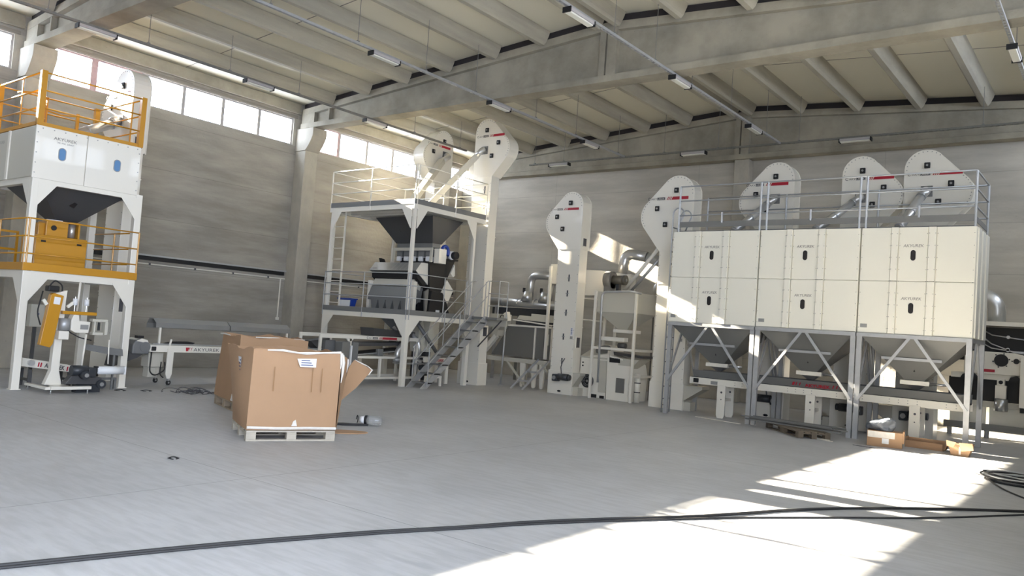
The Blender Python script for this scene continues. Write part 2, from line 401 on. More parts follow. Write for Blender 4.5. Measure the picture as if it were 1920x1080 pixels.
# girders
def girder(label, y, x0=-18.95, x1=1.15, zb=6.85, wd=0.40, group=None):
    t = thing('roof_girder', label, 'roof beam', (RX, y, zb), group)
    ya, yb = y-wd/2, y+wd/2; top = lambda x: roofz(x)-0.17
    def pr(xa, xb, z0, z1, ya, yb):
        pts = [xa]+([RX] if xa < RX < xb else [])+[xb]
        return [(x, z0(x)) for x in pts]+[(x, z1(x)) for x in reversed(pts)]
    b = B().prism(pr(x0, x1, lambda x: zb+0.14, lambda x: top(x)-0.15, 0, 0), PY(ya), 0.15, wd-0.15)
    mk('web', b, 'beam', t)
    mk('bottom_flange', B().prism([(ya, zb), (yb, zb), (yb, zb+0.14), (yb-0.1, zb+0.17), (ya+0.1, zb+0.17), (ya, zb+0.14)], lambda u, v, d: (d, u, v), x0, x1), 'beam', t)
    mk('top_flange', B().prism(pr(x0, x1, lambda x: top(x)-0.17, top, 0, 0), PY(ya), 0.03, wd-0.03), 'beam', t)
    mk('gap_shade_strip', B().prism(pr(x0, x1, top, lambda x: roofz(x)-0.003, 0, 0), PY(ya), 0.10, wd-0.10), 'gapshade', t)  # dark strip painted in for the shade between girder top and roof
    for xa, xb, nm in ((x0, x0+0.55, 'end_block'), (x0+1.15, x0+1.2, 'rib'), (RX-0.15, RX-0.01, 'rib'), (RX+0.03, RX+0.26, 'rib'), (x1-0.55, x1, 'end_block')):
        mk(nm, B().prism(pr(xa, xb, lambda x: zb+0.005, lambda x: top(x)-0.01, 0, 0), PY(ya), 0.02 if nm == 'rib' and xa > -12 else 0.035, wd-0.035), 'beam', t)
    return t
girder('long concrete roof girder crossing the middle of the hall, peaked at the ridge', 14.1)
girder('concrete roof girder on top of the end wall behind the white elevator heads', 21.38, zb=6.78, wd=0.34)
girder('concrete roof girder at the upper left corner above the yellow railed tower', 6.85)
for y in COLY[3:]: girder('concrete roof girder behind the camera', y, group='girders behind the camera')
# purlins
PXS = [-17.65, -16.2, -14.75, -13.3, -11.87, -10.5, -9.08, -8.60, -7.2, -5.75, -4.3, -2.88, -1.4, 0.1]
def purlin_mesh(x, ln):
    z = roofz(x)
    poly = [(-0.19, 0), (-0.17, -0.09), (-0.10, -0.24), (-0.055, -0.29), (0.055, -0.29), (0.10, -0.24), (0.17, -0.09), (0.19, 0)]
    return B().prism([(x+u, z+v-0.003) for u, v in poly], PY(0), 0, ln)
for bay, (a, c, txt) in enumerate(((21.2, 14.3, 'between the middle girder and the end wall'), (13.9, 7.05, 'in front of the middle girder'), (6.65, -0.2, 'above and beside the camera'))):
    for k, x in enumerate(PXS):
        p = mk('roof_purlin', purlin_mesh(x, a-c), 'purlin', origin=(0, 0, 0))
        p.location = (0, c, 0)
        od = ('first', 'second', 'third', 'fourth', 'fifth', 'sixth', 'seventh', 'eighth', 'ninth', 'tenth', 'eleventh', 'twelfth', 'thirteenth', 'fourteenth')[k]
        tag(p, od+' concrete roof purlin from the left wall, '+txt, 'roof purlin', 'purlins of the bay '+txt)
# light rails with lamps
RZ = 6.78
def lamp(label, x, y, along='Y', group=None):
    t = thing('light_fixture', label, 'lamp', (x, y, RZ-0.09), group)
    dx, dy = (0.07, 0.36) if along == 'Y' else (0.36, 0.07)
    mk('housing', B().box(x-dx, x+dx, y-dy, y+dy, RZ-0.085, RZ-0.028), 'alu', t, bevel=0.006)
    ex, ey = (dx-0.012, dy-0.02) if along == 'Y' else (dx-0.02, dy-0.012)
    mk('diffuser', B().box(x-ex, x+ex, y-ey, y+ey, RZ-0.115, RZ-0.086), 'tube', t, bevel=0.012)
    for s in (-1, 1):
        q = B()
        if along == 'Y': q.box(x-dx-0.01, x+dx+0.01, y+s*dy-0.01, y+s*dy+0.01, RZ-0.118, RZ-0.028)
        else: q.box(x+s*dx-0.01, x+s*dx+0.01, y-dy-0.01, y+dy+0.01, RZ-0.118, RZ-0.028)
        mk('end_cap', q, 'black', t)
def rail(label, x, y0, y1, hang, xb=None, yb=None):
    along = 'Y' if xb is None else 'X'
    t = thing('lighting_rail', label, 'lighting rail', (x, y0, RZ))
    b = B()
    def seg(u0, u1, w0, w1, z0, z1):
        if along == 'Y': b.box(x+w0, x+w1, u0, u1, z0, z1)
        else: b.box(u0, u1, yb+w0, yb+w1, z0, z1)
    lo, hi = (y0, y1) if along == 'Y' else (x, xb)
    seg(lo, hi, -0.03, -0.026, RZ-0.02, RZ+0.025); seg(lo, hi, 0.026, 0.03, RZ-0.02, RZ+0.025)
    for k in (-0.02, 0.012): seg(lo, hi, k, k+0.008, RZ-0.02, RZ-0.014)
    u = lo
    while u < hi: seg(u, min(u+0.06, hi), -0.026, 0.026, RZ-0.022, RZ-0.014); u += 0.12
    mk('cable_tray', b, 'railsteel' if x < -13 else 'galv', t)
    for h in hang:
        hx, hy = (x, h) if along == 'Y' else (h, yb)
        mk('suspension_wire', B().tube([(hx, hy, RZ), (hx, hy, roofz(hx)-0.2)], 0.006, 6), 'galvm', t)
        mk('wire_clip', B().box(hx-0.025, hx+0.025, hy-0.025, hy+0.025, RZ+0.0, RZ+0.05), 'galvm', t)
rail('perforated cable rail nearest the left wall, running above the window row', -15.85, -2, 17.6, [4.0, 5.9, 7.8, 9.65, 11.5, 15.4, 17.3])
rail('long lighting rail second from the left wall, ending at the end wall girder', -11.75, -2, 19.85, [5.9, 7.8, 9.75, 11.6, 13.2, 15.5, 17.3, 19.5])
rail('lighting rail under the ridge right of the roof peak', -7.22, 0, 19.85, [7.7, 9.7, 11.6, 13.1, 14.7, 16.7, 18.9])
rail('broad lighting rail in the upper right corner close overhead', -1.66, 1, 19.85, [8.7, 11.6, 15.3, 17.3])
rail('lighting rail running crosswise along the end wall girder', -15.2, 0, 0, [-15.0, -13.9, -10.5, -8.9, -6.75, -2.73], xb=-0.5, yb=19.9)
for x, y, l in ((-15.85, 6.78, 'lamp on the leftmost rail beside the upper left girder'), (-15.85, 10.4, 'lamp on the leftmost rail above the window row'), (-15.85, 13.95, 'lamp on the leftmost rail just under the middle girder'),
                (-11.75, 10.45, 'shiny lamp on the second rail in front of the middle girder'), (-11.75, 14.06, 'lamp on the second rail where it passes under the middle girder'), (-11.75, 18.0, 'lamp on the second rail close to the end wall'),
                (-7.22, 10.5, 'lamp with bright tubes near the top edge on the ridge rail'), (-7.22, 14.18, 'lamp on the ridge rail just under the middle girder'), (-7.22, 18.1, 'lamp on the ridge rail nearest the end wall'),
                (-1.66, 15.1, 'lamp on the rail in the upper right corner')):
    lamp('slim fluorescent '+l, x, y)
for x, l in ((-14.05, 'left one on the crosswise rail, right of the tall elevator head'), (-9.6, 'middle one on the crosswise rail beside the ridge pillar'), (-5.4, 'right one on the crosswise rail above the bunkers')):
    lamp('slim fluorescent lamp, the '+l, x, 19.9, 'X')
# services on the left wall
for ya, yb, nm in ((7.1, 13.85, 'long run left of the column'), (14.35, 21.0, 'run behind the platform')):
    t = thing('cable_tray', 'grey metal tray with black cables on the left wall, '+nm, 'cable tray', (XL+0.05, (ya+yb)/2, 2.7), 'wall cable trays')
    mk('tray', B().box(XL+0.002, XL+0.10, ya, yb, 2.72, 2.76), 'galv', t)
    mk('cable_bundle', B().box(XL+0.005, XL+0.07, ya+0.1, yb-0.05, 2.62, 2.72), 'black', t)
t = thing('conduit_pipe', 'thin white conduit along the left wall with a drop before the middle column', 'conduit', (XL+0.03, 8, 2.5))
mk('pipe', B().tube([(XL+0.03, 7.1, 2.53), (XL+0.03, 13.86, 2.53)], 0.016, 8), 'white', t)
mk('drop_pipe', B().tube([(XL+0.03, 13.72, 2.53), (XL+0.03, 13.72, 1.42)], 0.018, 8).box(XL+.005, XL+0.06, 13.68, 13.76, 1.36, 1.44), 'white', t)
for y in (8.5, 9.9, 11.1, 12.2, 13.3): mk('pipe_clip', B().box(XL+.002, XL+0.055, y-0.02, y+0.02, 2.505, 2.555), 'ink', t)
t = thing('conduit_pipe', 'thin white conduit on the left wall beyond the middle column', 'conduit', (XL+0.03, 17, 2.5))
mk('pipe', B().tube([(XL+0.03, 14.36, 2.53), (XL+0.03, 21, 2.53)], 0.016, 8), 'white', t)
for y in (15.4, 16.6, 18): mk('pipe_clip', B().box(XL+.002, XL+0.055, y-0.02, y+0.02, 2.505, 2.555), 'ink', t)
# ================================================================ BUCKET ELEVATORS
def logo(parent, P, u0, z, wt, bar0=None, bar1=None, h=0.06, faded=False):
    """ring, lettering and red slashes of the maker's mark on a panel"""
    ux = Vector(P(1, 0, 0))-Vector(P(0, 0, 0)); uz = Vector((0, 0, 1))
    dk = 'inkgrey' if faded else 'ink'; d = -0.006
    ring = B(); c = (u0+h*0.45, z+h*0.42)
    o_ = arc(c[0], c[1], h*0.55, 40, 320, 12); i_ = arc(c[0], c[1], h*0.38, 320, 40, 12)
    for k in range(12):
        ring.quad(P(*o_[k], d), P(*o_[k+1], d), P(*i_[11-k], d), P(*i_[12-k], d))
    mk('ring_mark', ring, dk, parent)
    t0 = u0+h*1.15; wa = (wt-h*1.15)*0.42; wb = (wt-h*1.15)*0.56
    text('lettering', 'AKY', P(t0, z, 0), ux, uz, h*0.98, dk, parent, depth=0.006, width=wa)
    mk('letter_ground', B().quad(P(t0+wa*1.04, z-h*0.12, d), P(t0+wa*1.04+wb, z-h*0.12, d), P(t0+wa*1.04+wb, z+h*0.86, d), P(t0+wa*1.04, z+h*0.86, d)), dk, parent)
    text('lettering', 'UREK', P(t0+wa*1.09, z, 0), ux, uz, h*0.9, 'white', parent, depth=0.009, width=wb*0.9)
    if bar0 is not None:
        s = h*0.55
        for k in range(3):
            x = bar0+k*h*0.62
            mk('red_slash', B().quad(P(x, z-h*0.15, d), P(x+h*0.3, z-h*0.15, d), P(x+h*0.3+s, z+h, d), P(x+s, z+h, d)), 'red', parent)
        x = bar0+3*h*0.62
        mk('red_bar', B().quad(P(x, z-h*0.15, d), P(bar1, z-h*0.15, d), P(bar1, z+h, d), P(x+s, z+h, d)), 'red', parent)
def elevator(label, face, a0, u0, dr, T, s=1.0, w=0.69, th=0.36, boot=True, motor=None, hopper=None, chute=None, side_hole=None, sights=(), faded=False, blue_label=None, z0=0.0):
    P = (PY if face == 'y' else PX)(a0)
    base = P(u0+dr*w/2, z0, th/2)
    t = thing('bucket_elevator', label, 'elevator', base)
    U = lambda u: u0+dr*u*s
    Z = lambda z: T+z*s
    lo, hi = sorted((u0, u0+dr*w))
    zh = Z(-1.60)
    # casing of two legs in one flat box, with flanged joints
    mk('casing', B().prism([(lo, z0+0.55), (hi, z0+0.55), (hi, zh), (lo, zh)], P, 0, th), 'white', t, bevel=0.006)
    z = z0+0.6
    zs = []
    while z < zh-0.1: zs.append(z); z += 1.15
    for z in zs+[zh]: mk('joint_flange', B().prism([(lo-0.010, z-0.010), (hi+0.010, z-0.010), (hi+0.010, z+0.010), (lo-0.010, z+0.010)], P, -0.008, th+0.008), 'white', t)
    bo = B(); z = z0+0.7
    while z < zh-0.05:
        for u in (lo+0.03, hi-0.03): bo.prism([(u-.008, z-.008), (u+.008, z-.008), (u+.008, z+.008), (u-.008, z+.008)], P, -0.006, 0)
        z += 0.24
    b2 = mk('bolt_heads', bo, 'plate', t); b2['kind'] = 'stuff'
    # head
    prof = [(0, -1.60), (0, -0.38)]+arc(0.38, -0.38, 0.38, 180, 52, 10)[1:]+arc(0.81, -0.85, 0.40, 50, -35, 9)+[(w/s, -1.60)]
    pr = [(U(u), Z(v)) for u, v in prof]
    if dr < 0: pr = pr[::-1]
    mk('head_shell', B().prism(pr, P, 0.005, th+0.04), 'white', t)
    cx, cz = sum(p[0] for p in pr)/len(pr), sum(p[1] for p in pr)/len(pr)
    big = [(cx+(p[0]-cx)*1.018, cz+(p[1]-cz)*1.014) for p in pr]
    hp = mk('head_cover', B().prism(big, P, -0.012, 0.006), 'white', t)
    mk('head_cover', B().prism(big, P, th+0.035, th+0.055), 'white', t)
    rb = B(); n = len(prof)
    for k in range(1, n-1):
        a = Vector((U(prof[k][0]), Z(prof[k][1]))); c = Vector((cx, cz)); p = a+(c-a).normalized()*0.035
        rb.prism([(p.x-.009, p.y-.009), (p.x+.009, p.y-.009), (p.x+.009, p.y+.009), (p.x-.009, p.y+.009)], P, -0.018, -0.012)
    mk('bolt_heads', rb, 'plate', hp)['kind'] = 'stuff'
    for u, v in ((0.40, -0.31), (0.83, -0.69), (0.62, -1.04)):
        q = B().prism([(U(u)-.055, Z(v)-.06), (U(u)+.055, Z(v)-.06), (U(u)+.055, Z(v)+.06), (U(u)-.055, Z(v)+.06)], P, -0.05, -0.012)
        bb = mk('bearing_box', q, 'black', t, bevel=0.012)
        c = Vector(P(U(u), Z(v), -0.055)); ax = Vector(P(0, 0, -1))-Vector(P(0, 0, 0))
        mk('shaft_hub', B().cyl(c, ax, 0.022, 0.02, 12), 'plate', bb)
    if dr > 0: logo(t, PY(a0-0.013) if face == 'y' else PX(a0+0.013), U(0.06), Z(-0.50), 0.40*s, U(0.50), U(1.02), h=0.058*s, faded=faded)
    else: logo(t, PY(a0-0.013) if face == 'y' else PX(a0+0.013), U(1.06), Z(-0.50), 0.40*s, U(0.62), U(0.12), h=0.058*s, faded=faded)
    # discharge flange and spout
    if chute:
        fu, fz, pts, r, sq = chute
        q = B().prism([(fu-.11, fz-.11), (fu+.11, fz-.11), (fu+.11, fz+.11), (fu-.11, fz+.11)], P, -0.03, -0.012)
        ch = mk('discharge_flange', q, 'galvm', t, bevel=0.003)
        c0 = Vector(P(fu, fz, -0.03)); out = (Vector(P(0, 0, -1))-Vector(P(0, 0, 0)))
        e0 = c0+out*0.14+Vector((0, 0, -0.05))
        q = B()
        q.tube([tuple(c0), tuple(c0+out*0.07), tuple(e0), tuple(Vector(pts[0]))], [0.085, 0.083, r*0.96, r], 14)
        mk('transition', q, 'chrome', ch, smooth=True)
        q = B()
        if sq:
            for a, c in zip(pts[:-1], pts[1:]): q.bar(a, c, r*2, r*2)
            mk('spout_pipe', q, 'offwhite', t)
        else:
            q.tube(pts, r, 16)
            mk('spout_pipe', q, 'chrome', t, smooth=True)
            for f_ in (0.02, 0.5, 0.97):
                a, c = Vector(pts[0]), Vector(pts[-1]); p = a.lerp(c, f_); d = (c-a).normalized()
                if len(pts) == 2: mk('pipe_clamp', B().cyl(p, d, r*1.12, 0.03, 16), 'galv', t, smooth=True)
    for u, z, dz in sights:
        mk('sight_slot', B().prism([(u-.018, z-dz), (u+.018, z-dz), (u+.018, z+dz), (u-.018, z+dz)], P, -0.012, 0), 'ink', t, bevel=0.004)
        mk('slot_handle', B().prism([(u-.045, z-.008), (u+.045, z-.008), (u+.045, z+.008), (u-.045, z+.008)], P, -0.02, -0.012), 'plate', t)
    if side_hole:
        for z, hh in side_hole:
            # opening in the narrow right-hand side
            S = (lambda d, v, k: (max(lo, hi)+k if face == 'y' else a0-d, a0+d if face == 'y' else max(lo, hi)+k, v))
            fr = [(0.10, z-hh), (0.26, z-hh), (0.26, z+hh), (0.10, z+hh)]
            mk('inspection_hatch', B().prism(fr, S, 0.0, 0.008), 'ink', t)
            fb = B()
            for q0, q1, q2, q3 in ((0.08, 0.10, z-hh-.02, z+hh+.02), (0.26, 0.28, z-hh-.02, z+hh+.02), (0.10, 0.26, z-hh-.02, z-hh), (0.10, 0.26, z+hh, z+hh+.02)):
                fb.prism([(q0, q2), (q1, q2), (q1, q3), (q0, q3)], S, 0, 0.014)
            mk('hatch_frame', fb, 'white', t)
    if boot:
        mk('boot', B().prism([(lo-0.03, z0), (hi+0.03, z0), (hi+0.03, z0+0.60), (lo-0.03, z0+0.60)], P, -0.03, th+0.03), 'white', t, bevel=0.006)
        q = B(); cu = (lo+hi)/2
        q.prism([(cu-.06, z0+.08), (cu-.03, z0+.055), (cu+.03, z0+.055), (cu+.06, z0+.08), (cu+.03, z0+.105), (cu-.03, z0+.105)], P, -0.036, -0.03)
        mk('clean_out_port', q, 'black', t)
    if hopper:
        side, hw = hopper
        x = hi+0.03 if side > 0 else lo-0.03; e = x+side*hw
        mk('inlet_hopper', B().prism([(x, z0+0.22), (e, z0+0.52), (e, z0+0.58), (x, z0+0.58)] if side > 0 else [(x, z0+0.58), (e, z0+0.58), (e, z0+0.52), (x, z0+0.22)], P, 0.0, th+0.02), 'offwhite', t)
        mk('hopper_box', B().prism([(x, z0), (x+side*0.16, z0), (x+side*0.16, z0+0.2), (x, z0+0.2)], P, 0.05, th-0.05), 'offwhite', t)
    if motor:
        u, z, md = motor
        c = Vector(P(u, z, -0.13)); ax = Vector(P(1, 0, 0))-Vector(P(0, 0, 0)); ot = Vector(P(0, 0, -1))-Vector(P(0, 0, 0))
        g = B().prism([(u-md*0.17-.08, z-.09), (u-md*0.17+.08, z-.09), (u-md*0.17+.08, z+.09), (u-md*0.17-.08, z+.09)], P, -0.20, -0.03)
        mk('gearbox', g, 'motor', t, bevel=0.02)
        mk('drive_hub', B().cyl(Vector(P(u-md*0.17, z, -0.21)), ot, 0.05, 0.03, 16), 'plate', t, smooth=True)
        mk('motor', B().cyl(c+ax*0.06*md+Vector((0, 0, 0.03)), ax, 0.085, 0.30, 18).cyl(c+ax*0.24*md+Vector((0, 0, 0.03)), ax, 0.07, 0.06, 18), 'motor', t, smooth=True)
        mk('motor_cable', B().tube([tuple(c+Vector((0, 0, 0.1))), tuple(c+Vector((0, 0, 0.28))-ax*0.03), tuple(c+Vector((0, 0, 0.4))), tuple(c+Vector((0, 0, 0.5))-ot*0.1)], 0.013, 8), 'ink', t)
    if blue_label:
        u, z = blue_label
        k = mk('label_sheet', B().quad(P(u-.035, z-.10, -.004), P(u+.035, z-.10, -.004), P(u+.035, z+.10, -.004), P(u-.035, z+.10, -.004)), 'paper', t)
        for i in range(6):
            zz = z+.07-i*.028
            mk('print_line', B().quad(P(u-.025, zz, -.006), P(u+.022, zz, -.006), P(u+.022, zz+.014, -.006), P(u-.025, zz+.014, -.006)), 'navy', k)
        mk('type_plate', B().quad(P(u-.04, z-.19, -.004), P(u+.04, z-.19, -.004), P(u+.04, z-.12, -.004), P(u-.04, z-.12, -.004)), 'plate', t)
    return t
elevator('bucket elevator with pointed head behind the yellow railed bagging tower', 'y', 7.62, -15.88, -1, 6.27, s=1.05, w=0.68, th=0.30,
         chute=(-16.3, 5.22, [(-16.2, 7.4, 5.1), (-15.8, 6.3, 4.50)], 0.095, False), side_hole=[(4.78, 0.11), (1.5, 0.13)], faded=True)
elevator('bucket elevator head with its logo facing right, left of the taller one behind the platform', 'x', -16.8, 18.02, -1, 7.47, s=1.04, w=0.68,
         chute=(17.68, 6.73, [(-16.58, 17.35, 6.48), (-15.9, 15.45, 4.75)], 0.085, True), sights=[])
elevator('tallest bucket elevator, right of the platform with stairs', 'y', 16.53, -14.55, 1, 7.29, s=1.0, w=0.66, th=0.33,
         chute=(-14.20, 6.42, [(-14.32, 16.32, 6.22), (-14.95, 15.3, 4.75)], 0.075, True), sights=[(-14.1, 5.32, .1), (-14.1, 4.86, .06)], side_hole=[(1.45, 0.12)])
elevator('bucket elevator left of the cone hopper, front motor on its boot', 'y', 17.15, -11.27, -1, 5.25, s=0.93, w=0.68, th=0.36,
         hopper=(1, 0.22), motor=(-11.5, 0.42, 1), sights=[(-11.55, 3.0, .09), (-11.57, 2.6, .08), (-11.57, 2.1, .08), (-11.6, 1.48, .08), (-11.6, 0.85, .08)], side_hole=[(1.35, 0.13), (3.95, .10)], blue_label=(-11.36, 1.62), faded=True)
elevator('bucket elevator with head nose pointing left, beside the left end of the bunkers', 'y', 17.0, -8.12, -1, 5.46, s=1.11, w=0.81, th=0.36,
         hopper=(1, 0.45), side_hole=[(1.63, 0.14)], blue_label=(-8.24, 1.76))
elevator('bucket elevator with head nose pointing left, behind the joint of the first two bunkers', 'y', 17.65, -6.04, -1, 5.76, s=1.03, w=0.7,
         chute=(-6.45, 4.93, [(-6.55, 17.45, 4.78), (-6.95, 16.6, 4.05)], 0.08, False), motor=(-6.35, 0.42, -1))
elevator('bucket elevator with head nose pointing right, left of the rightmost one behind the bunkers', 'y', 17.65, -5.0, 1, 5.76, s=1.0, w=0.7,
         chute=(-4.62, 4.88, [(-4.72, 17.45, 4.75), (-5.2, 16.6, 4.05)], 0.08, False), motor=(-4.6, 0.42, -1), hopper=(-1, 0.4))
elevator('rightmost bucket elevator with the clearest red bar on its head', 'y', 17.65, -3.78, 1, 5.80, s=1.03, w=0.7,
         chute=(-3.36, 4.95, [(-3.42, 17.45, 4.82), (-3.62, 16.6, 4.05)], 0.085, False), motor=(-3.4, 0.42, 1), hopper=(-1, 0.5))

# ================================================================ STORAGE BUNKERS
BY0, BY1, BZ0, BZ1 = 15.9, 17.44, 1.97, 3.97
def bunker(x0, x1, label):
    t = thing('storage_bunker', label, 'bunker', ((x0+x1)/2, (BY0+BY1)/2, 0), 'bunkers in a row')
    W = x1-x0; zm = (BZ0+BZ1)/2
    bd = mk('bin_body', B().box(x0, x1, BY0+0.03, BY1, BZ0, BZ1), 'cream', t)
    P = PY(BY0)
    for lo, hi in ((BZ0+0.03, zm-0.006), (zm+0.006, BZ1-0.003)):
        for u0, u1 in ((0.0, 0.275), (0.345, 0.60), (0.675, 1.0)):
            mk('wall_panel', B().prism([(x0+W*u0+.004, lo), (x0+W*u1-.002, lo), (x0+W*u1-.002, hi), (x0+W*u0+.004, hi)], P, 0.0, 0.04), 'cream', t, bevel=0.004)
        for u0, u1 in ((0.28, 0.34), (0.605, 0.67)):
            mk('stiffening_rib', B().prism([(x0+W*u0, lo), (x0+W*u1, lo), (x0+W*u1, hi), (x0+W*u0, hi)], P, -0.035, 0.04), 'cream', t, bevel=0.004)
    # ribs on the side walls
    for xs_, sg in ((x0, -1), (x1, 1)):
        for k in range(3):
            ya = BY0+0.1+k*0.49
            mk('side_rib', B().box(min(xs_, xs_+sg*0.028), max(xs_, xs_+sg*0.028), ya, ya+0.30, BZ0+0.03, BZ1-0.01), 'cream', t, bevel=0.006)
    bo = B()
    for u in (0.012, 0.268, 0.285, 0.332, 0.355, 0.592, 0.612, 0.664, 0.682, 0.985):
        for k in range(9):
            z = BZ0+0.12+k*0.22; x = x0+W*u; d = -0.042 if u in (0.285, 0.332, 0.612, 0.664) else -0.006
            bo.prism([(x-.006, z-.006), (x+.006, z-.006), (x+.006, z+.006), (x-.006, z+.006)], P, d, d+0.008)
    mk('bolt_heads', bo, 'plate', bd)['kind'] = 'stuff'
    for z in (3.45, 2.48):
        c = x0+W*0.475
        pts = arc(c, z+0.055, 0.042, 0, 180, 8)+arc(c, z-0.055, 0.042, 180, 360, 8)
        mk('sight_glass', B().prism(pts, P, -0.008, 0.0), 'lens', t)
        text('lettering', 'AKYUREK', (c-0.17, BY0, z+0.15), (1, 0, 0), (0, 0, 1), 0.075, 'inkgrey', t, depth=0.004, shear=0.15, width=0.34)
    mk('type_plate', B().prism([(x0+0.05, 2.09), (x0+0.17, 2.09), (x0+0.17, 2.16), (x0+0.05, 2.16)], P, -0.004, 0), 'plate', t)
    fr = B().box(x0, x1, BY0-0.02, BY0+0.04, BZ0-0.05, BZ0+0.02).box(x0, x1, BY1-0.04, BY1+0.02, BZ0-0.05, BZ0+0.02)
    fr.box(x0-0.002, x0+0.05, BY0+.04, BY1-.04, BZ0-0.05, BZ0+0.02).box(x1-0.05, x1+0.002, BY0+.04, BY1-.04, BZ0-0.05, BZ0+0.02)
    mk('base_frame', fr, 'galv', t)
    cx, cy = (x0+x1)/2-0.05, (BY0+BY1)/2
    hp = mk('hopper', B().frust((cx-0.16, cx+0.16, cy-0.16, cy+0.16), 1.16, (x0+0.07, x1-0.07, BY0+0.06, BY1-0.06), BZ0-0.05), 'galvm', t)
    # stiffener and inspection slot lie on the sloping front
    zs = 1.55; f = (zs-1.16)/(BZ0-0.05-1.16); ys = (cy-0.16)*(1-f)+(BY0+0.06)*f
    mk('hopper_stiffener', B().bar((cx-0.52, ys-0.02, zs), (cx+0.50, ys-0.02, zs), 0.05, 0.05), 'galv', hp)
    zs = 1.38; f = (zs-1.16)/(BZ0-0.05-1.16); ys = (cy-0.16)*(1-f)+(BY0+0.06)*f
    mk('inspection_slot', B().bar((cx-0.03, ys-0.012, zs+.07), (cx-0.01, ys+0.045, zs-.05), 0.08, 0.01), 'lens', hp)
    g = mk('slide_gate', B().box(cx-0.24, cx+0.26, cy-0.2, cy+0.2, 1.08, 1.16), 'white', t, bevel=0.004)
    mk('gate_cylinder', B().tube([(cx+0.26, cy-0.12, 1.12), (cx+0.55, cy-0.12, 1.12)], 0.022, 10), 'steel', g, smooth=True)
    mk('drop_cone', B().frust((cx-.05, cx+.05, cy-.05, cy+.05), 0.99, (cx-.15, cx+.15, cy-.15, cy+.15), 1.08), 'chrome', g)
    for lx in (x0+0.045, x1-0.045):
        for ly in (BY0+0.035, BY1-0.035):
            s = 1 if lx < cx else -1; q = B()
            q.box(lx-0.045, lx+0.045, ly-0.03, ly-0.022, 0, BZ0-0.05).box(lx-0.045, lx-0.037, ly-.022, ly+0.03, 0, BZ0-0.05).box(lx+0.037, lx+0.045, ly-.022, ly+0.03, 0, BZ0-0.05)
            mk('leg', q, 'galv', t)
            if ly < cy: mk('brace', B().bar((lx, ly-0.035, 0.72), (cx+0.05-s*0.05, ly-0.035, 1.93), 0.05, 0.03, up=(0, 1, 0)), 'galv', t)
    for lx in (x0+0.03, x1-0.03):
        for sy in (0, 1):
            a = BY0+0.06 if sy == 0 else BY1-0.06
            mk('side_brace', B().bar((lx, a, 0.72), (lx, cy+(-0.05 if sy == 0 else 0.05), 1.93), 0.05, 0.03, up=(1, 0, 0)), 'galv', t)
    return t
bunker(-8.03, -6.095, 'left cream storage bunker on galvanised legs, ladder at its left side')
bunker(-6.07, -4.135, 'middle cream storage bunker, pallet of steel bars lying under its legs')
bunker(-4.11, -2.205, 'right cream storage bunker at the end of the row, small cartons in front')
# walkway railing on top
t = thing('walkway_railing', 'galvanised railing with kick plate along the top of the bunkers', 'railing', (-5.1, 15.94, BZ1))
pts = [(-7.94, 15.95), (-2.24, 15.95), (-2.24, 17.40), (-7.94, 17.40)]
handrail(t, pts, BZ1, [1.0, 0.68, 0.36], 'galv', posts=[(-7.94, 15.95), (-6.12, 15.95), (-5.98, 15.95), (-4.18, 15.95), (-4.06, 15.95), (-2.24, 15.95), (-2.24, 17.4), (-7.94, 17.40), (-6.1, 17.4), (-4.2, 17.4)], r=0.015, pr=0.022)
q = B().box(-7.94, -2.24, 15.955, 15.965, BZ1+0.10, BZ1+0.22)
mk('kick_plate', q, 'galvm', t)
mk('kick_plate', B().box(-2.25, -2.24, 15.97, 17.4, BZ1+0.10, BZ1+0.20), 'galvm', t)
for x in (-6.95, -5.1, -3.15): mk('short_post', B().tube([(x, 15.94, BZ1+0.18), (x, 15.94, BZ1+0.40)], 0.02, 8), 'galv', t)
mk('walkway_grating', B().box(-8.0, -2.23, 15.99, 17.38, BZ1+0.0, BZ1+0.03), 'galvm', t)
t = thing('access_ladder', 'narrow galvanised ladder with two looped handles at the left end of the bunkers', 'ladder', (-8.12, 15.86, 0))
for y in (15.99, 16.36):
    l = [(-8.11, y, 0), (-8.11, y, 4.36)]
    top = [(-8.11+0.13*(1-math.cos(a)), y, 4.36+0.15*math.sin(a)) for a in [math.pi*k/8 for k in range(1, 9)]]
    mk('stile', B().tube(l+top+[(-7.92, y, 4.2), (-7.99, y, 4.01)], 0.016, 8), 'galv', t, smooth=True)
for k in range(15): mk('rung', B().tube([(-8.11, 15.99, 0.3+k*0.27), (-8.11, 16.36, 0.3+k*0.27)], 0.012, 8), 'galvm', t)
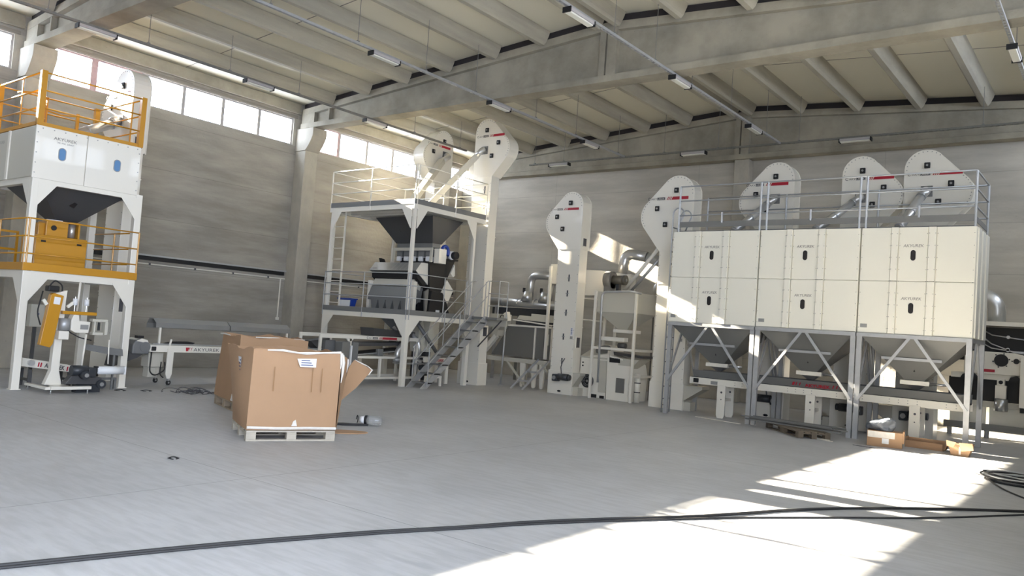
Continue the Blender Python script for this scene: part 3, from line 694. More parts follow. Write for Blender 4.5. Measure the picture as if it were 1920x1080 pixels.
# collecting conveyor under the bunkers
t = thing('collecting_conveyor', 'long white belt conveyor with grey trough sides beneath the three bunkers', 'conveyor', (-5, 16.6, 0))
mk('side_frame', B().box(-7.68, -2.28, 16.40, 16.44, 0.68, 0.82), 'white', t, bevel=0.004)
mk('side_frame', B().box(-7.68, -2.28, 16.84, 16.88, 0.68, 0.82), 'white', t, bevel=0.004)
mk('belt', B().box(-7.66, -2.3, 16.45, 16.83, 0.80, 0.83), 'rubber', t)
mk('trough_side', B().prism([(16.36, 0.98), (16.37, 0.985), (16.46, 0.83), (16.44, 0.83)], lambda u, v, d: (d, u, v), -7.6, -2.3), 'grey', t)
mk('trough_side', B().prism([(16.92, 0.98), (16.91, 0.985), (16.82, 0.83), (16.84, 0.83)], lambda u, v, d: (d, u, v), -7.6, -2.3), 'grey', t)
for x in (-6.92, -5.05, -3.15):
    for y in (16.38, 16.85):
        lg = mk('leg', B().prism([(x-.075, 0.0), (x+.06, 0.0), (x+.085, .06), (x+.085, 0.7), (x-.1, 0.7), (x-.1, .06)], PY(y), 0, 0.04), 'white', t, bevel=0.004)
        for z in (0.55, 0.40): mk('bolt_hole', B().cyl((x, y-0.002, z), (0, 1, 0), 0.022 if z > 0.5 else 0.012, 0.004, 12), 'ink', lg)
    mk('cross_bar', B().box(x-.03, x+.03, 16.42, 16.85, 0.36, 0.42), 'white', t)
mk('end_bearing', B().box(-7.58, -7.46, 16.37, 16.40, 0.71, 0.80), 'black', t, bevel=0.01)
mk('type_plate', B().box(-7.18, -7.03, 16.393, 16.40, 0.70, 0.77), 'plate', t)
q = B()
for x in [-6.8+0.16*k for k in range(28)]:
    if int((x+10)*3) % 3: q.box(x-.008, x+.008, 16.394, 16.40, 0.77, 0.785).box(x-.008, x+.008, 16.394, 16.40, 0.72, 0.735)
mk('bolt_heads', q, 'plate', t)['kind'] = 'stuff'
sl_n = Vector((0, -0.15, 0.08)).normalized()
uzv = Vector((0, -0.085, 0.145)).normalized()
text('lettering', 'AKYUREK', (-5.18, 16.415, 0.855), (1, 0, 0), uzv, 0.10, 'red', t, depth=0.008, width=0.50, bold=True)
for xs_ in (-5.44, -4.65):
    for k in range(3):
        a = Vector((xs_+k*0.07, 16.407, 0.868)); e = uzv*0.075; w_ = 0.045 if (k == 0) == (xs_ < -5) and k != 1 else 0.022
        o_ = Vector((1, 0, 0)).cross(uzv)*0.008
        mk('red_slash', B().quad(a+o_, a+Vector((w_, 0, 0))+o_, a+Vector((w_+.03, 0, 0))+e+o_, a+Vector((.03, 0, 0))+e+o_), 'red', t)
# ================================================================ BAGGING TOWER (left)
def gusset(parent, face, a0, u, dr, ztop, wd, ht, mat='white', lw=0.0):
    """plate haunch between a post and the beam above it"""
    P = (PY if face == 'y' else PX)(a0)
    pts = [(u, ztop), (u+dr*wd, ztop), (u+dr*wd, ztop-0.03), (u+dr*0.02, ztop-ht), (u, ztop-ht)]
    if dr < 0: pts = pts[::-1]
    mk('gusset_plate', B().prism(pts, P, 0.0, 0.012), mat, parent)
TX0, TX1, TY0, TY1 = -16.42, -14.55, 5.44, 7.33
t = thing('bagging_tower', 'white two storey silo tower with yellow railings, lettered panels and dark hopper', 'silo tower', ((TX0+TX1)/2, (TY0+TY1)/2, 0))
for x in (TX0, TX1-0.12):
    for y in (TY0, TY1-0.12):
        mk('leg', B().box(x, x+0.12, y, y+0.12, 0, 1.98), 'white', t, bevel=0.006)
        mk('upper_leg', B().box(x, x+0.12, y, y+0.12, 2.0, 3.56), 'white', t, bevel=0.006)
        mk('base_plate', B().box(x-0.02, x+0.14, y-0.02, y+0.14, 0, 0.012), 'white', t)
for z0, z1 in ((1.86, 1.985), (3.46, 3.56)):
    for y in (TY0+0.01, TY1-0.11): mk('cross_beam', B().box(TX0+.12, TX1-.12, y, y+0.10, z0, z1), 'white', t)
    for x in (TX0+0.01, TX1-0.11): mk('cross_beam', B().box(x, x+0.10, TY0+.12, TY1-.12, z0, z1), 'white', t)
for z, h in ((1.9, 0.42), (3.5, 0.40)):
    gusset(t, 'x', TX1+0.001, TY0+0.10, 1, z, 0.30, h); gusset(t, 'x', TX1+0.001, TY1-0.10, -1, z, 0.30, h)
    gusset(t, 'y', TY0-0.001, TX1-0.10, -1, z, 0.30, h); gusset(t, 'y', TY0-0.001, TX0+0.10, 1, z, 0.30, h)
mk('lower_deck', B().box(TX0, TX1, TY0, TY1, 1.99, 2.03), 'galvm', t)
for a in ((TX1+0.0, TX1+0.02, TY0-.02, TY1+.02), (TX0-.02, TX0, TY0-.02, TY1+.02), (TX0, TX1, TY0-.02, TY0), (TX0, TX1, TY1, TY1+.02)):
    mk('toe_board', B().box(*a, 1.985, 2.115), 'yellow', t, bevel=0.003)
handrail(t, [(TX0, TY0), (TX1, TY0), (TX1, TY1), (TX0, TY1)], 2.10, [0.76, 0.46, 0.17], 'yellow', r=0.013,
         posts=[(TX1, TY0+0.03), (TX1-0.03, TY0), (TX1, TY1), (TX0, TY1), (-15.7, TY0), (-15.5, TY1), (TX0, TY0)], pr=0.016)
# silo body of bolted panels
mk('silo_body', B().box(TX0+.06, TX1-0.02, TY0+0.02, TY1-0.14, 3.56, 4.42), 'white', t)
for ya, yb in ((TY0-0.02, 6.255), (6.265, TY1-0.12)):
    mk('silo_panel', B().box(TX1-0.02, TX1+0.012, ya, yb, 3.54, 4.43), 'white', t, bevel=0.006)
for xa, xb in ((TX0, -15.66), (-15.58, TX1-0.025)):
    mk('silo_panel', B().box(xa, xb, TY0-0.02, TY0+0.02, 3.56, 4.42), 'offwhite', t, bevel=0.006)
mk('corner_strip', B().box(-15.66, -15.58, TY0-0.04, TY0+0.02, 3.56, 4.42), 'white', t)
q = B()
for k in range(10):
    y = TY0+0.08+k*0.18
    q.box(TX1+.012, TX1+.02, y-.008, y+.008, 4.38, 4.396)
for k in range(5):
    for y in (TY0+0.01, TY1-0.15): q.box(TX1+.012, TX1+.02, y-.008, y+.008, 3.62+k*0.17, 3.636+k*0.17)
mk('bolt_heads', q, 'plate', t)['kind'] = 'stuff'
for y in (5.86, 6.80):
    pts = arc(y, 4.06, 0.05, 0, 180, 8)+arc(y, 3.96, 0.05, 180, 360, 8)
    sg = mk('sight_glass', B().prism(pts, PX(TX1+0.018), -0.004, 0.004), 'bluelens', t)
    mk('glass_rim', B().prism([(p[0]+(p[0]-y)*0.3, p[1]+(p[1]-4.01)*0.12) for p in pts], PX(TX1+0.014), 0, 0.004), 'plate', sg)
text('lettering', 'AKYUREK', (TX1+0.013, 5.70, 4.235), (0, 1, 0), (0, 0, 1), 0.075, 'inkgrey', t, width=0.38, depth=0.005)
text('lettering', 'TAR. MAK. SANAYI', (TX1+0.013, 5.75, 4.185), (0, 1, 0), (0, 0, 1), 0.038, 'inkgrey', t, width=0.28, depth=0.005)
text('lettering', 'AKYUREK', (-16.12, TY0-0.021, 4.22), (1, 0, 0), (0, 0, 1), 0.07, 'inkgrey', t, width=0.30, depth=0.004)
hx, hy = -15.45, 6.34
hp = mk('hopper', B().frust((hx-.14, hx+.14, hy-.14, hy+.14), 2.90, (TX0+.2, TX1-.13, TY0+.14, TY1-.16), 3.55), 'dkgrey', t)
mk('hopper_outlet', B().box(hx-.13, hx+.13, hy-.13, hy+.13, 2.78, 2.90), 'galv', hp)
mk('inspection_slot', B().bar((-15.02, 6.28, 3.20), (-14.955, 6.31, 3.28), 0.12, 0.02, up=(1, 0, 0)), 'lens', hp)
# upper railing with channel posts
for a in ((TX1-.03, TX1+.015, TY0-.02, TY1-.1), (TX0-.02, TX0+.03, TY0-.02, TY1-.1), (TX0, TX1-.03, TY0-.025, TY0+.02), (TX0, TX1-.03, TY1-.14, TY1-.1)):
    mk('toe_board', B().box(*a, 4.43, 4.49), 'yellow', t)
UY1 = TY1-0.13
hr = handrail(t, [(TX0, TY0), (TX1, TY0), (TX1, UY1), (TX0, UY1), (TX0, TY0)], 4.45, [0.88, 0.58, 0.28], 'yellow', posts=[], r=0.014)
for x, y in ((TX1-.01, TY0+.02), (TX1-.01, UY1-.02), (TX0+.02, TY0+.02), (TX0+.02, UY1-.02)):
    q = B().box(x-.045, x+.045, y-.045, y-.037, 4.44, 5.36).box(x-.045, x-.037, y-.037, y+.045, 4.44, 5.36).box(x+.037, x+.045, y-.037, y+.045, 4.44, 5.36)
    mk('channel_post', q, 'yellow', hr)
for x in (-15.35,): mk('post', B().box(x-.015, x+.015, TY0-.005, TY0+.01, 4.45, 5.33), 'yellow', hr)
for x in (-15.0,): mk('post', B().box(x-.015, x+.015, UY1-.01, UY1+.01, 4.45, 5.33), 'yellow', hr)
# ladder cage and gate on the silo roof
q = B()
for y in (5.95, 6.05): q.box(-15.9, -15.84, y-.012, y+.012, 4.45, 5.22)
mk('ladder_gate_post', q.box(-15.9, -15.84, 5.95, 6.05, 5.18, 5.22), 'yellow', t)
for z in (5.18, 4.78, 4.52):
    mk('cage_hoop', B().tube([(-15.87+0.32*math.sin(a), 5.78+0.22*math.cos(a), z) for a in [math.pi*k/10 for k in range(11)]], 0.012, 6), 'yellow', t)
mk('cage_bar', B().tube([(-15.55, 5.78, 4.46), (-15.55, 5.78, 5.18)], 0.011, 6), 'yellow', t)
mk('cage_bar', B().tube([(-15.64, 5.93, 4.46), (-15.64, 5.93, 5.18)], 0.011, 6), 'yellow', t)
mk('post', B().box(-15.9, -15.85, 6.58, 6.63, 4.45, 5.05), 'yellow', t)
mk('cage_hoop', B().tube([(-15.87, 6.05, 4.98), (-15.86, 6.3, 4.95), (-15.87, 6.6, 5.0)], 0.013, 6), 'yellow', t)
q = B()
for y in (5.56, 5.86): q.box(-16.1, -16.06, y-.018, y+.018, 2.03, 2.72)
for z in (2.08, 2.38, 2.70): q.box(-16.1, -16.06, 5.578, 5.842, z-.02, z+.02)
mk('ladder_frame', q, 'yellow', t)
# weigher on the lower deck
t = thing('bag_weigher', 'amber weighing machine box on the lower deck of the left tower', 'weigher', (-15.05, 6.05, 2.035))
mk('cabinet', B().box(-15.35, -14.78, 5.66, 6.52, 2.035, 2.62), 'yellow', t, bevel=0.008)
mk('front_panel', B().box(-14.78, -14.765, 5.67, 6.50, 2.05, 2.60), 'yellow', t, bevel=0.004)
mk('upper_box', B().box(-15.25, -14.88, 5.86, 6.22, 2.62, 2.88), 'yellow', t, bevel=0.008)
mk('side_box', B().box(-15.2, -14.95, 5.76, 5.86, 2.62, 2.84), 'yellow', t, bevel=0.006)
for y in (5.79, 6.38): mk('handle_slot', B().box(-14.765, -14.758, y-.04, y+.04, 2.50, 2.53), 'black', t, bevel=0.003)
mk('knob', B().cyl((-14.87, 5.98, 2.77), (1, 0, 0), 0.045, 0.02, 16), 'black', t, smooth=True)
mk('clamp_bar', B().bar((-14.9, 5.86, 2.895), (-14.9, 6.12, 2.90), 0.03, 0.03), 'paper', t)
mk('air_cylinder', B().cyl((-15.0, 6.33, 2.76), (0, 0, 1), 0.055, 0.24, 16), 'chrome', t, smooth=True)
mk('cylinder_bracket', B().box(-15.1, -14.9, 6.25, 6.42, 2.88, 2.91).box(-15.1, -14.9, 6.40, 6.43, 2.62, 2.88), 'yellow', t)
# bag sewing and clamping stand
t = thing('bag_sewing_stand', 'white bag sewing stand with amber cover, two thread cones and white roller', 'sewing stand', (-14.2, 6.0, 0))
bf = mk('base_frame', B().box(-14.62, -13.80, 5.66, 5.74, 0.07, 0.11).box(-13.88, -13.78, 5.74, 6.38, 0.07, 0.12).box(-14.45, -13.9, 5.86, 6.1, 0.10, 0.115), 'white', t, bevel=0.003)
for x, y in ((-14.57, 5.70), (-13.83, 5.76), (-13.83, 6.34)): mk('levelling_foot', B().cyl((x, y, 0.036), (0, 0, 1), 0.012, 0.072, 10).cyl((x, y, 0.005), (0, 0, 1), 0.025, 0.01, 12), 'steel', bf, smooth=True)
P = PX(-14.14)
mk('column', B().prism([(5.78, 0.115), (6.05, 0.115), (5.99, 0.35), (5.99, 1.52), (6.0, 1.70), (5.76, 1.62), (5.77, 1.55), (5.88, 1.55), (5.86, 0.35)], P, 0, 0.12), 'white', t, bevel=0.005)
mk('lift_cover', B().prism([(5.60, 0.78), (5.76, 0.74), (5.80, 0.80), (5.90, 1.60), (5.74, 1.64), (5.70, 1.60)], PX(-14.02), 0, 0.11), 'yellow', t, bevel=0.006)
mk('label_sheet', B().prism([(5.745, 1.46), (5.845, 1.45), (5.855, 1.57), (5.755, 1.58)], PX(-14.018), 0, 0.002), 'paper', t)
mk('angle_bracket', B().bar((-14.1, 6.0, 1.42), (-14.1, 6.09, 1.5), 0.035, 0.05), 'white', t)
mk('angle_bracket', B().bar((-14.06, 5.66, 1.44), (-14.06, 5.60, 1.52), 0.035, 0.05), 'white', t)
mk('arm', B().box(-14.16, -14.06, 5.92, 6.48, 1.30, 1.355), 'yellow', t, bevel=0.004)
for y in (6.12, 6.31):
    mk('thread_cone', B().tube([(-14.1, y, 1.46), (-14.1, y, 1.57)], [0.042, 0.036], 16), 'paper', t, smooth=True)
    mk('cone_rod', B().tube([(-14.1, y, 1.34), (-14.1, y, 1.60)], 0.008, 8), 'steel', t)
mk('sewing_head', B().prism([(6.05, 1.04), (6.13, 1.0), (6.34, 1.0), (6.36, 1.19), (6.18, 1.20), (6.16, 1.30), (6.08, 1.30), (6.05, 1.22)], PX(-14.0), 0, 0.16), 'white', t, bevel=0.006)
mk('head_plate', B().prism([(6.20, 1.06), (6.33, 1.06), (6.33, 1.14), (6.20, 1.14)], PX(-13.996), 0, 0.004), 'plate', t)
cl = B().box(-14.14, -14.02, 6.40, 6.66, 1.20, 1.245).box(-14.14, -14.02, 6.62, 6.67, 0.98, 1.20).box(-14.14, -14.02, 6.42, 6.60, 0.97, 1.02).box(-14.12, -14.04, 6.44, 6.47, 1.02, 1.20)
mk('sewing_frame', cl, 'offwhite', t, bevel=0.005)
mk('needle_bar', B().cyl((-14.06, 6.53, 1.12), (0, 0, 1), 0.02, 0.14, 10), 'black', t)
mk('motor_pack', B().box(-14.25, -14.1, 5.68, 5.86, 1.66, 1.76), 'black', t, bevel=0.02)
mk('hose', B().tube(rpath([(-14.18, 5.72, 1.74), (-14.18, 5.80, 1.86), (-14.18, 5.93, 1.78), (-14.18, 5.93, 1.66)], 0.06, 4), 0.012, 8), 'rubber', t, smooth=True)
mk('hose', B().tube(rpath([(-14.15, 5.62, 1.66), (-14.15, 5.56, 1.3), (-14.12, 5.62, 1.1)], 0.1, 5), 0.012, 8), 'rubber', t, smooth=True)
mk('hose', B().tube(rpath([(-14.1, 5.95, 1.12), (-14.02, 6.05, 1.0), (-14.0, 6.2, 0.92), (-14.0, 6.4, 0.88)], 0.05, 4), 0.010, 8), 'rubber', t, smooth=True)
mk('wound_spool', B().cyl((-14.08, 5.97, 1.13), (0, 0, 1), 0.085, 0.2, 18), 'galv', t, smooth=True)
mk('column_sleeve', B().box(-14.16, -14.0, 5.87, 6.03, 0.88, 1.02), 'white', t, bevel=0.006)
mk('guide_rod', B().tube([(-13.98, 6.30, 0.98), (-13.98, 6.27, 0.42)], 0.017, 8), 'white', t, smooth=True)
mk('guide_rod', B().tube([(-14.25, 6.23, 1.36), (-14.25, 6.24, 1.86)], 0.02, 8), 'white', t, smooth=True)
mk('guide_rod', B().tube([(-14.0, 6.70, 0.9), (-14.0, 6.72, 0.48)], 0.012, 8), 'white', t, smooth=True)
# roller table with motors
t = thing('motorised_roller_table', 'black motor drive with thick white roller at the foot of the sewing stand', 'roller conveyor', (-14.1, 6.5, 0))
mk('white_roller', B().cyl((-14.0, 6.76, 0.37), (0, 1, 0), 0.07, 0.46, 24), 'roller', t, smooth=True)
mk('end_bearing', B().box(-14.05, -13.95, 6.50, 6.55, 0.30, 0.44), 'black', t, bevel=0.01)
mk('end_bearing', B().box(-14.05, -13.95, 6.99, 7.03, 0.30, 0.44), 'roller', t, bevel=0.01)
mk('drive_motor', B().cyl((-13.98, 6.24, 0.37), (0, 1, 0), 0.085, 0.26, 18).cyl((-13.9, 6.3, 0.30), (1, 0, 0), 0.07, 0.14, 18), 'motor', t, smooth=True)
mk('drive_hub', B().cyl((-13.82, 6.30, 0.30), (1, 0, 0), 0.035, 0.02, 14), 'plate', t, smooth=True)
mk('gearbox', B().box(-14.1, -13.9, 6.36, 6.50, 0.26, 0.42), 'motor', t, bevel=0.02)
mk('chassis', B().prism([(6.02, 0.14), (6.12, 0.28), (6.3, 0.27), (6.62, 0.25), (6.62, 0.13)], PX(-13.96), 0, 0.16), 'dkgrey', t, bevel=0.01)
mk('lower_wheel', B().cyl((-13.95, 6.60, 0.14), (1, 0, 0), 0.075, 0.1, 20), 'motor', t, smooth=True)
mk('wheel_rim', B().cyl((-13.895, 6.60, 0.14), (1, 0, 0), 0.035, 0.012, 14), 'plate', t, smooth=True)
mk('foot', B().box(-14.1, -13.95, 6.2, 6.6, 0.0, 0.13), 'motor', t)
mk('side_guard', B().prism([(6.44, 0.80), (7.1, 0.72), (7.12, 0.60), (6.9, 0.62), (6.44, 0.70)], PX(-14.3), 0, 0.03), 'grey', t)
mk('guard_post', B().box(-14.33, -14.3, 6.95, 6.98, 0.0, 0.62), 'grey', t)
mk('back_frame', B().box(-14.5, -14.46, 6.75, 7.12, 0.16, 0.2).box(-14.5, -14.46, 7.08, 7.12, 0, 0.16), 'grey', t)
t = thing('tilting_bag_conveyor', 'white lettered conveyor beam behind the sewing stand column under the left tower', 'conveyor', (-15.2, 6.1, 0))
P = PX(-14.9)
mk('side_frame', B().prism([(5.70, 0.50), (6.62, 0.36), (6.62, 0.24), (5.70, 0.36)], P, 0, 0.04), 'white', t, bevel=0.003)
mk('side_frame', B().prism([(5.70, 0.50), (6.62, 0.36), (6.62, 0.24), (5.70, 0.36)], PX(-15.3), 0, 0.04), 'white', t)
mk('belt', B().prism([(5.68, 0.49), (6.64, 0.35), (6.64, 0.30), (5.68, 0.44)], PX(-14.94), 0, 0.36), 'rubber', t)
text('lettering', 'AKYUREK', (-14.9, 6.06, 0.345), (0, 1, -0.152), (0, 0.15, 1), 0.1, 'ink', t, width=0.34, bold=True, depth=0.004)
for k, y in enumerate((5.95, 5.99, 6.43, 6.48)): mk('red_slash', B().prism([(y, 0.335-.152*(y-6.06)), (y+.022, 0.333-.152*(y-6.06)), (y+.034, 0.41-.152*(y-6.06)), (y+.012, 0.412-.152*(y-6.06))], PX(-14.896), 0, 0.002), 'red', t)
for y in (5.85, 6.5): mk('leg', B().box(-15.32, -15.26, y-.03, y+.03, 0, 0.3).box(-14.94, -14.905, y-.03, y+.03, 0, 0.30).box(-15.26, -14.94, y-.02, y+.02, 0.1, 0.14), 'dkgrey', t)
mk('drive_drum', B().cyl((-14.88, 5.83, 0.42), (1, 0, 0), 0.05, 0.1, 16), 'chrome', t, smooth=True)
t = thing('control_box', 'small grey wall box seen behind the amber cover under the left tower', 'control box', (-15.4, 6.0, 1.02))
mk('housing', B().box(-15.5, -15.35, 5.93, 6.16, 1.02, 1.42), 'offwhite', t, bevel=0.006)
mk('switch', B().cyl((-15.345, 6.06, 1.25), (1, 0, 0), 0.012, 0.012, 10), 'navy', t)
mk('stand', B().box(-15.45, -15.40, 6.02, 6.07, 0, 1.02), 'dkgrey', t)
# ================================================================ PACKING CONVEYOR with canopy
t = thing('packing_conveyor', 'long white lettered belt conveyor on casters with a grey hood, behind the cartons', 'conveyor', (-15.2, 10, 0))
for x in (-15.42, -14.99): mk('side_frame', B().box(x, x+0.035, 7.95, 12.42, 0.645, 0.775), 'white', t, bevel=0.004)
mk('belt', B().box(-15.385, -14.99, 7.97, 12.4, 0.76, 0.79), 'offwhite', t)
mk('edge_rail', B().box(-15.0, -14.95, 8.0, 12.4, 0.795, 0.81), 'galv', t)
mk('end_drum_cover', B().tube([(-14.95, 7.86, 0.735), (-15.42, 7.86, 0.735)], 0.10, 20), 'grey', t, smooth=True)
mk('drum_hood', B().prism([(7.62, 0.60), (7.95, 0.60), (7.95, 0.80), (7.82, 0.88), (7.68, 0.86), (7.62, 0.78)], PX(-14.97), 0, 0.42), 'grey', t, bevel=0.02)
mk('hood_top', B().prism([(7.68, 0.845), (7.93, 0.80), (7.9, 0.87), (7.78, 0.90)], PX(-14.96), 0, 0.44), 'white', t, bevel=0.01)
mk('end_motor', B().box(-15.1, -14.96, 7.70, 7.82, 0.90, 0.95), 'black', t, bevel=0.01)
mk('discharge_chute', B().prism([(7.3, 0.35), (7.35, 0.62), (7.9, 0.62), (7.75, 0.52)], PX(-15.02), 0, 0.34), 'dkgrey', t)
mk('end_bearing', B().box(-14.955, -14.93, 7.98, 8.07, 0.67, 0.75), 'black', t, bevel=0.008)
for y in (8.37, 11.95):
    for x in (-14.955, -15.45):
        lg = mk('leg', B().prism([(y-.03, 0.125), (y+.03, 0.125), (y+.065, .22), (y+.07, 0.72), (y-.06, 0.72), (y-.065, .22)], PX(x+0.02), 0, 0.03), 'white', t, bevel=0.003)
        mk('caster_fork', B().box(x-.012, x+.032, y-.02, y+.02, 0.085, 0.13), 'steel', lg)
        mk('caster_wheel', B().cyl((x+.01, y+.01, 0.05), (1, 0.3, 0), 0.05, 0.03, 18), 'rubber', lg, smooth=True)
        mk('wheel_hub', B().cyl((x+.03, y+.01, 0.05), (1, 0.3, 0), 0.018, 0.008, 12), 'steel', lg, smooth=True)
mk('drive_box', B().box(-15.38, -15.1, 8.02, 8.32, 0.34, 0.64), 'offwhite', t, bevel=0.01)
mk('drive_box', B().box(-15.36, -15.15, 8.06, 8.22, 0.14, 0.34), 'offwhite', t, bevel=0.01)
mk('hose', B().tube(rpath([(-14.95, 7.99, 0.64), (-14.95, 7.98, 0.25), (-14.95, 8.1, 0.18), (-14.98, 8.32, 0.30), (-15.0, 8.3, 0.45)], 0.08, 5), 0.014, 8), 'rubber', t, smooth=True)
mk('hose', B().tube(rpath([(-15.02, 8.24, 0.45), (-15.0, 8.22, 0.2), (-15.0, 8.3, 0.14)], 0.05, 5), 0.011, 8), 'rubber', t, smooth=True)
mk('pipe_stub', B().tube([(-14.93, 8.33, 0.78), (-14.93, 8.36, 0.90)], 0.02, 8), 'white', t)
mk('end_bracket', B().box(-15.0, -14.97, 10.72, 11.42, 0.86, 0.885).box(-15.0, -14.97, 10.72, 10.75, 0.79, 0.86).box(-15.0, -14.97, 11.39, 11.42, 0.79, 0.86), 'galv', t)
mk('glove', B().prism([(8.3, 0.81), (8.9, 0.81), (8.95, 0.84), (8.8, 0.86), (8.5, 0.85)], PX(-15.05), 0, 0.12), 'black', t, bevel=0.01)
hood = [(-15.36, 1.10), (-15.35, 1.20), (-15.26, 1.30), (-15.12, 1.30), (-14.99, 1.215), (-14.98, 1.12), (-14.99, 1.12), (-15.0, 1.21), (-15.12, 1.285), (-15.25, 1.285), (-15.34, 1.195), (-15.35, 1.10)]
mk('hood', B().prism(hood, lambda u, v, d: (u, d, v), 8.05, 9.66), 'galvm', t)
mk('hood', B().prism(hood, lambda u, v, d: (u, d, v), 9.68, 11.2), 'galvm', t)
for y in (8.13, 11.1): mk('hood_post', B().box(-15.02, -14.985, y, y+0.035, 0.79, 1.15), 'white', t)
text('lettering', 'AKYUREK', (-14.954, 8.86, 0.675), (0, 1, 0), (0, 0, 1), 0.095, 'ink', t, width=0.58)
for k in range(3):
    y = 8.70+k*0.045; w_ = 0.04 if k == 0 else 0.014
    mk('red_slash', B().prism([(y+.01*(k > 0), 0.672), (y+w_, 0.672), (y+w_+.03, 0.745), (y+.03*(k > 0)-.008*(k == 0), 0.745)], PX(-14.951), 0, 0.002), 'red', t)
# ================================================================ METAL SEPARATOR FRAME
t = thing('separator_frame', 'white machine frame with red logo bar and grey cabinet, left of the platform post', 'separator', (-14.9, 13.2, 0))
X1 = -14.58
for x in (X1-0.05, -15.35):
    mk('top_beam', B().box(x, x+0.05, 11.72, 14.9, 1.08, 1.165), 'white', t, bevel=0.004)
    mk('middle_beam', B().box(x, x+0.05, 12.86, 14.9, 0.62, 0.68), 'white', t, bevel=0.004)
    mk('bottom_beam', B().box(x, x+0.05, 12.7, 14.9, 0.12, 0.18), 'white', t, bevel=0.004)
    for y in (11.72, 12.6, 13.6, 14.85): mk('post', B().box(x, x+0.05, y, y+0.06, 0.0 if y in (12.6, 14.85, 11.72) else 0.18, 1.08 if y != 13.6 else 0.62), 'white', t)
mk('gusset_plate', B().prism([(12.5, 1.08), (12.72, 1.08), (12.66, 1.02), (12.56, 1.02)], PX(X1), 0, 0.04), 'white', t)
mk('cabinet', B().box(-14.80, X1+0.03, 12.36, 12.60, 0.2, 1.0), 'galvm', t, bevel=0.006)
mk('cabinet', B().box(-14.80, X1+0.03, 12.68, 12.86, 0.2, 1.0), 'grey', t, bevel=0.006)
mk('cabinet', B().box(-15.2, -14.85, 12.1, 12.4, 0.3, 1.02), 'grey', t, bevel=0.006)
mk('label_strip', B().box(X1+.001, X1+0.034, 12.62, 12.67, 0.35, 0.92), 'paper', t)
mk('sensor_head', B().prism([(11.75, 0.98), (12.3, 1.06), (12.3, 0.7), (12.15, 0.68)], PX(-14.95), 0, 0.3), 'dkgrey', t)
mk('belt_tunnel', B().prism([(12.9, 0.72), (14.6, 0.88), (14.6, 0.80), (12.9, 0.68)], PX(-14.7), 0, 0.5), 'rubber', t)
mk('belt_tunnel', B().prism([(12.9, 0.98), (14.6, 1.04), (14.6, 0.96), (12.9, 0.90)], PX(-14.7), 0, 0.5), 'dkgrey', t)
mk('tension_rod', B().tube([(-14.66, 12.9, 0.70), (-14.66, 14.5, 0.83)], 0.014, 8), 'galv', t)
mk('drive_box', B().box(-14.70, -14.60, 13.55, 13.72, 0.69, 0.86), 'grey', t, bevel=0.01)
mk('feed_trough', B().prism([(13.45, 1.36), (14.9, 1.32), (14.9, 1.17), (13.5, 1.17)], PX(-14.72), 0, 0.5), 'dkgrey', t)
logo(t, PX(X1+0.001), 13.12, 1.10, 0.36, 13.52, 14.12, h=0.05)
# ================================================================ SORTING PLATFORM
PX0, PX1, PY0, PY1 = -17.08, -13.90, 13.73, 16.12
t = thing('sorting_platform', 'white two storey steel platform with thin railings carrying the optical sorter and hopper', 'platform', ((PX0+PX1)/2, (PY0+PY1)/2, 0))
for x in (PX0, PX1-0.12):
    for y, yt in ((PY0, PY0), (PY1-0.12, PY1-0.12)):
        mk('leg', B().box(x, x+0.12, y, y+0.12, 0, 1.62), 'white', t, bevel=0.005)
        mk('upper_leg', B().box(x+.02, x+0.10, y+.02, y+0.10, 1.86, 4.36), 'white', t, bevel=0.005)
UY = 16.42
for z0, z1, ye in ((1.62, 1.74, PY1), (4.35, 4.47, UY)):
    for y in (PY0, ye-0.1): mk('deck_beam', B().box(PX0, PX1, y, y+0.1, z0, z1), 'white', t, bevel=0.003)
    for x in (PX0, PX1-0.1): mk('deck_beam', B().box(x, x+0.1, PY0+.1, ye-.1, z0, z1), 'white', t, bevel=0.003)
    for k in range(7 if z0 > 3 else 5):
        y = PY0+0.25+k*(ye-PY0-0.5)/(6 if z0 > 3 else 4)
        mk('joist', B().box(PX0+.1, PX1-.1, y, y+0.05, z0+0.03, z1), 'white', t)
    mk('deck', B().box(PX0+.01, PX1-.01, PY0+.01, ye-.01, z1, z1+0.02), 'offwhite' if z0 > 3 else 'grey', t)
    fm = 'grey'
    for a in ((PX0, PX1, PY0-.01, PY0), (PX0, PX1, ye, ye+.01), (PX0-.01, PX0, PY0, ye), (PX1, PX1+.01, PY0, ye)):
        mk('toe_board', B().box(*a, z1, z1+0.125), fm, t)
for z, h in ((1.64, 0.42), (4.37, 0.50)):
    w_ = 0.34
    for u, dr in ((PX1-0.10, -1), (PX0+0.10, 1)): gusset(t, 'y', PY0-0.002, u, dr, z, w_, h)
    gusset(t, 'x', PX1+0.002, PY0+0.10, 1, z, w_, h); gusset(t, 'x', PX1+0.002, PY1-0.10, -1, z, w_, h)
handrail(t, [(PX0, PY0), (PX1, PY0), (PX1, UY), (PX0, UY), (PX0, PY0)], 4.47, [0.97, 0.67, 0.37], 'white', r=0.013, pr=0.016,
         posts=[(PX0, PY0), (-15.53, PY0), (PX1-.02, PY0), (PX1, PY0+.06), (PX1, 15.2), (PX1, UY), (PX0, UY), (-15.5, UY)])
handrail(t, [(PX0, PY1), (PX0, PY0), (PX1, PY0), (PX1, 15.85)], 1.74, [1.02, 0.72, 0.42], 'galv', r=0.012, pr=0.016,
         posts=[(PX0, PY1), (PX0, PY0), (-15.53, PY0), (PX1-.03, PY0), (PX1, PY0+.06), (PX1, 15.0), (PX1, 15.85)])
ld = B()
for x in (-17.05, -16.62): ld.box(x-.018, x+.018, 13.86, 13.90, 1.76, 4.4)
mk('ladder_stile', ld, 'white', t)
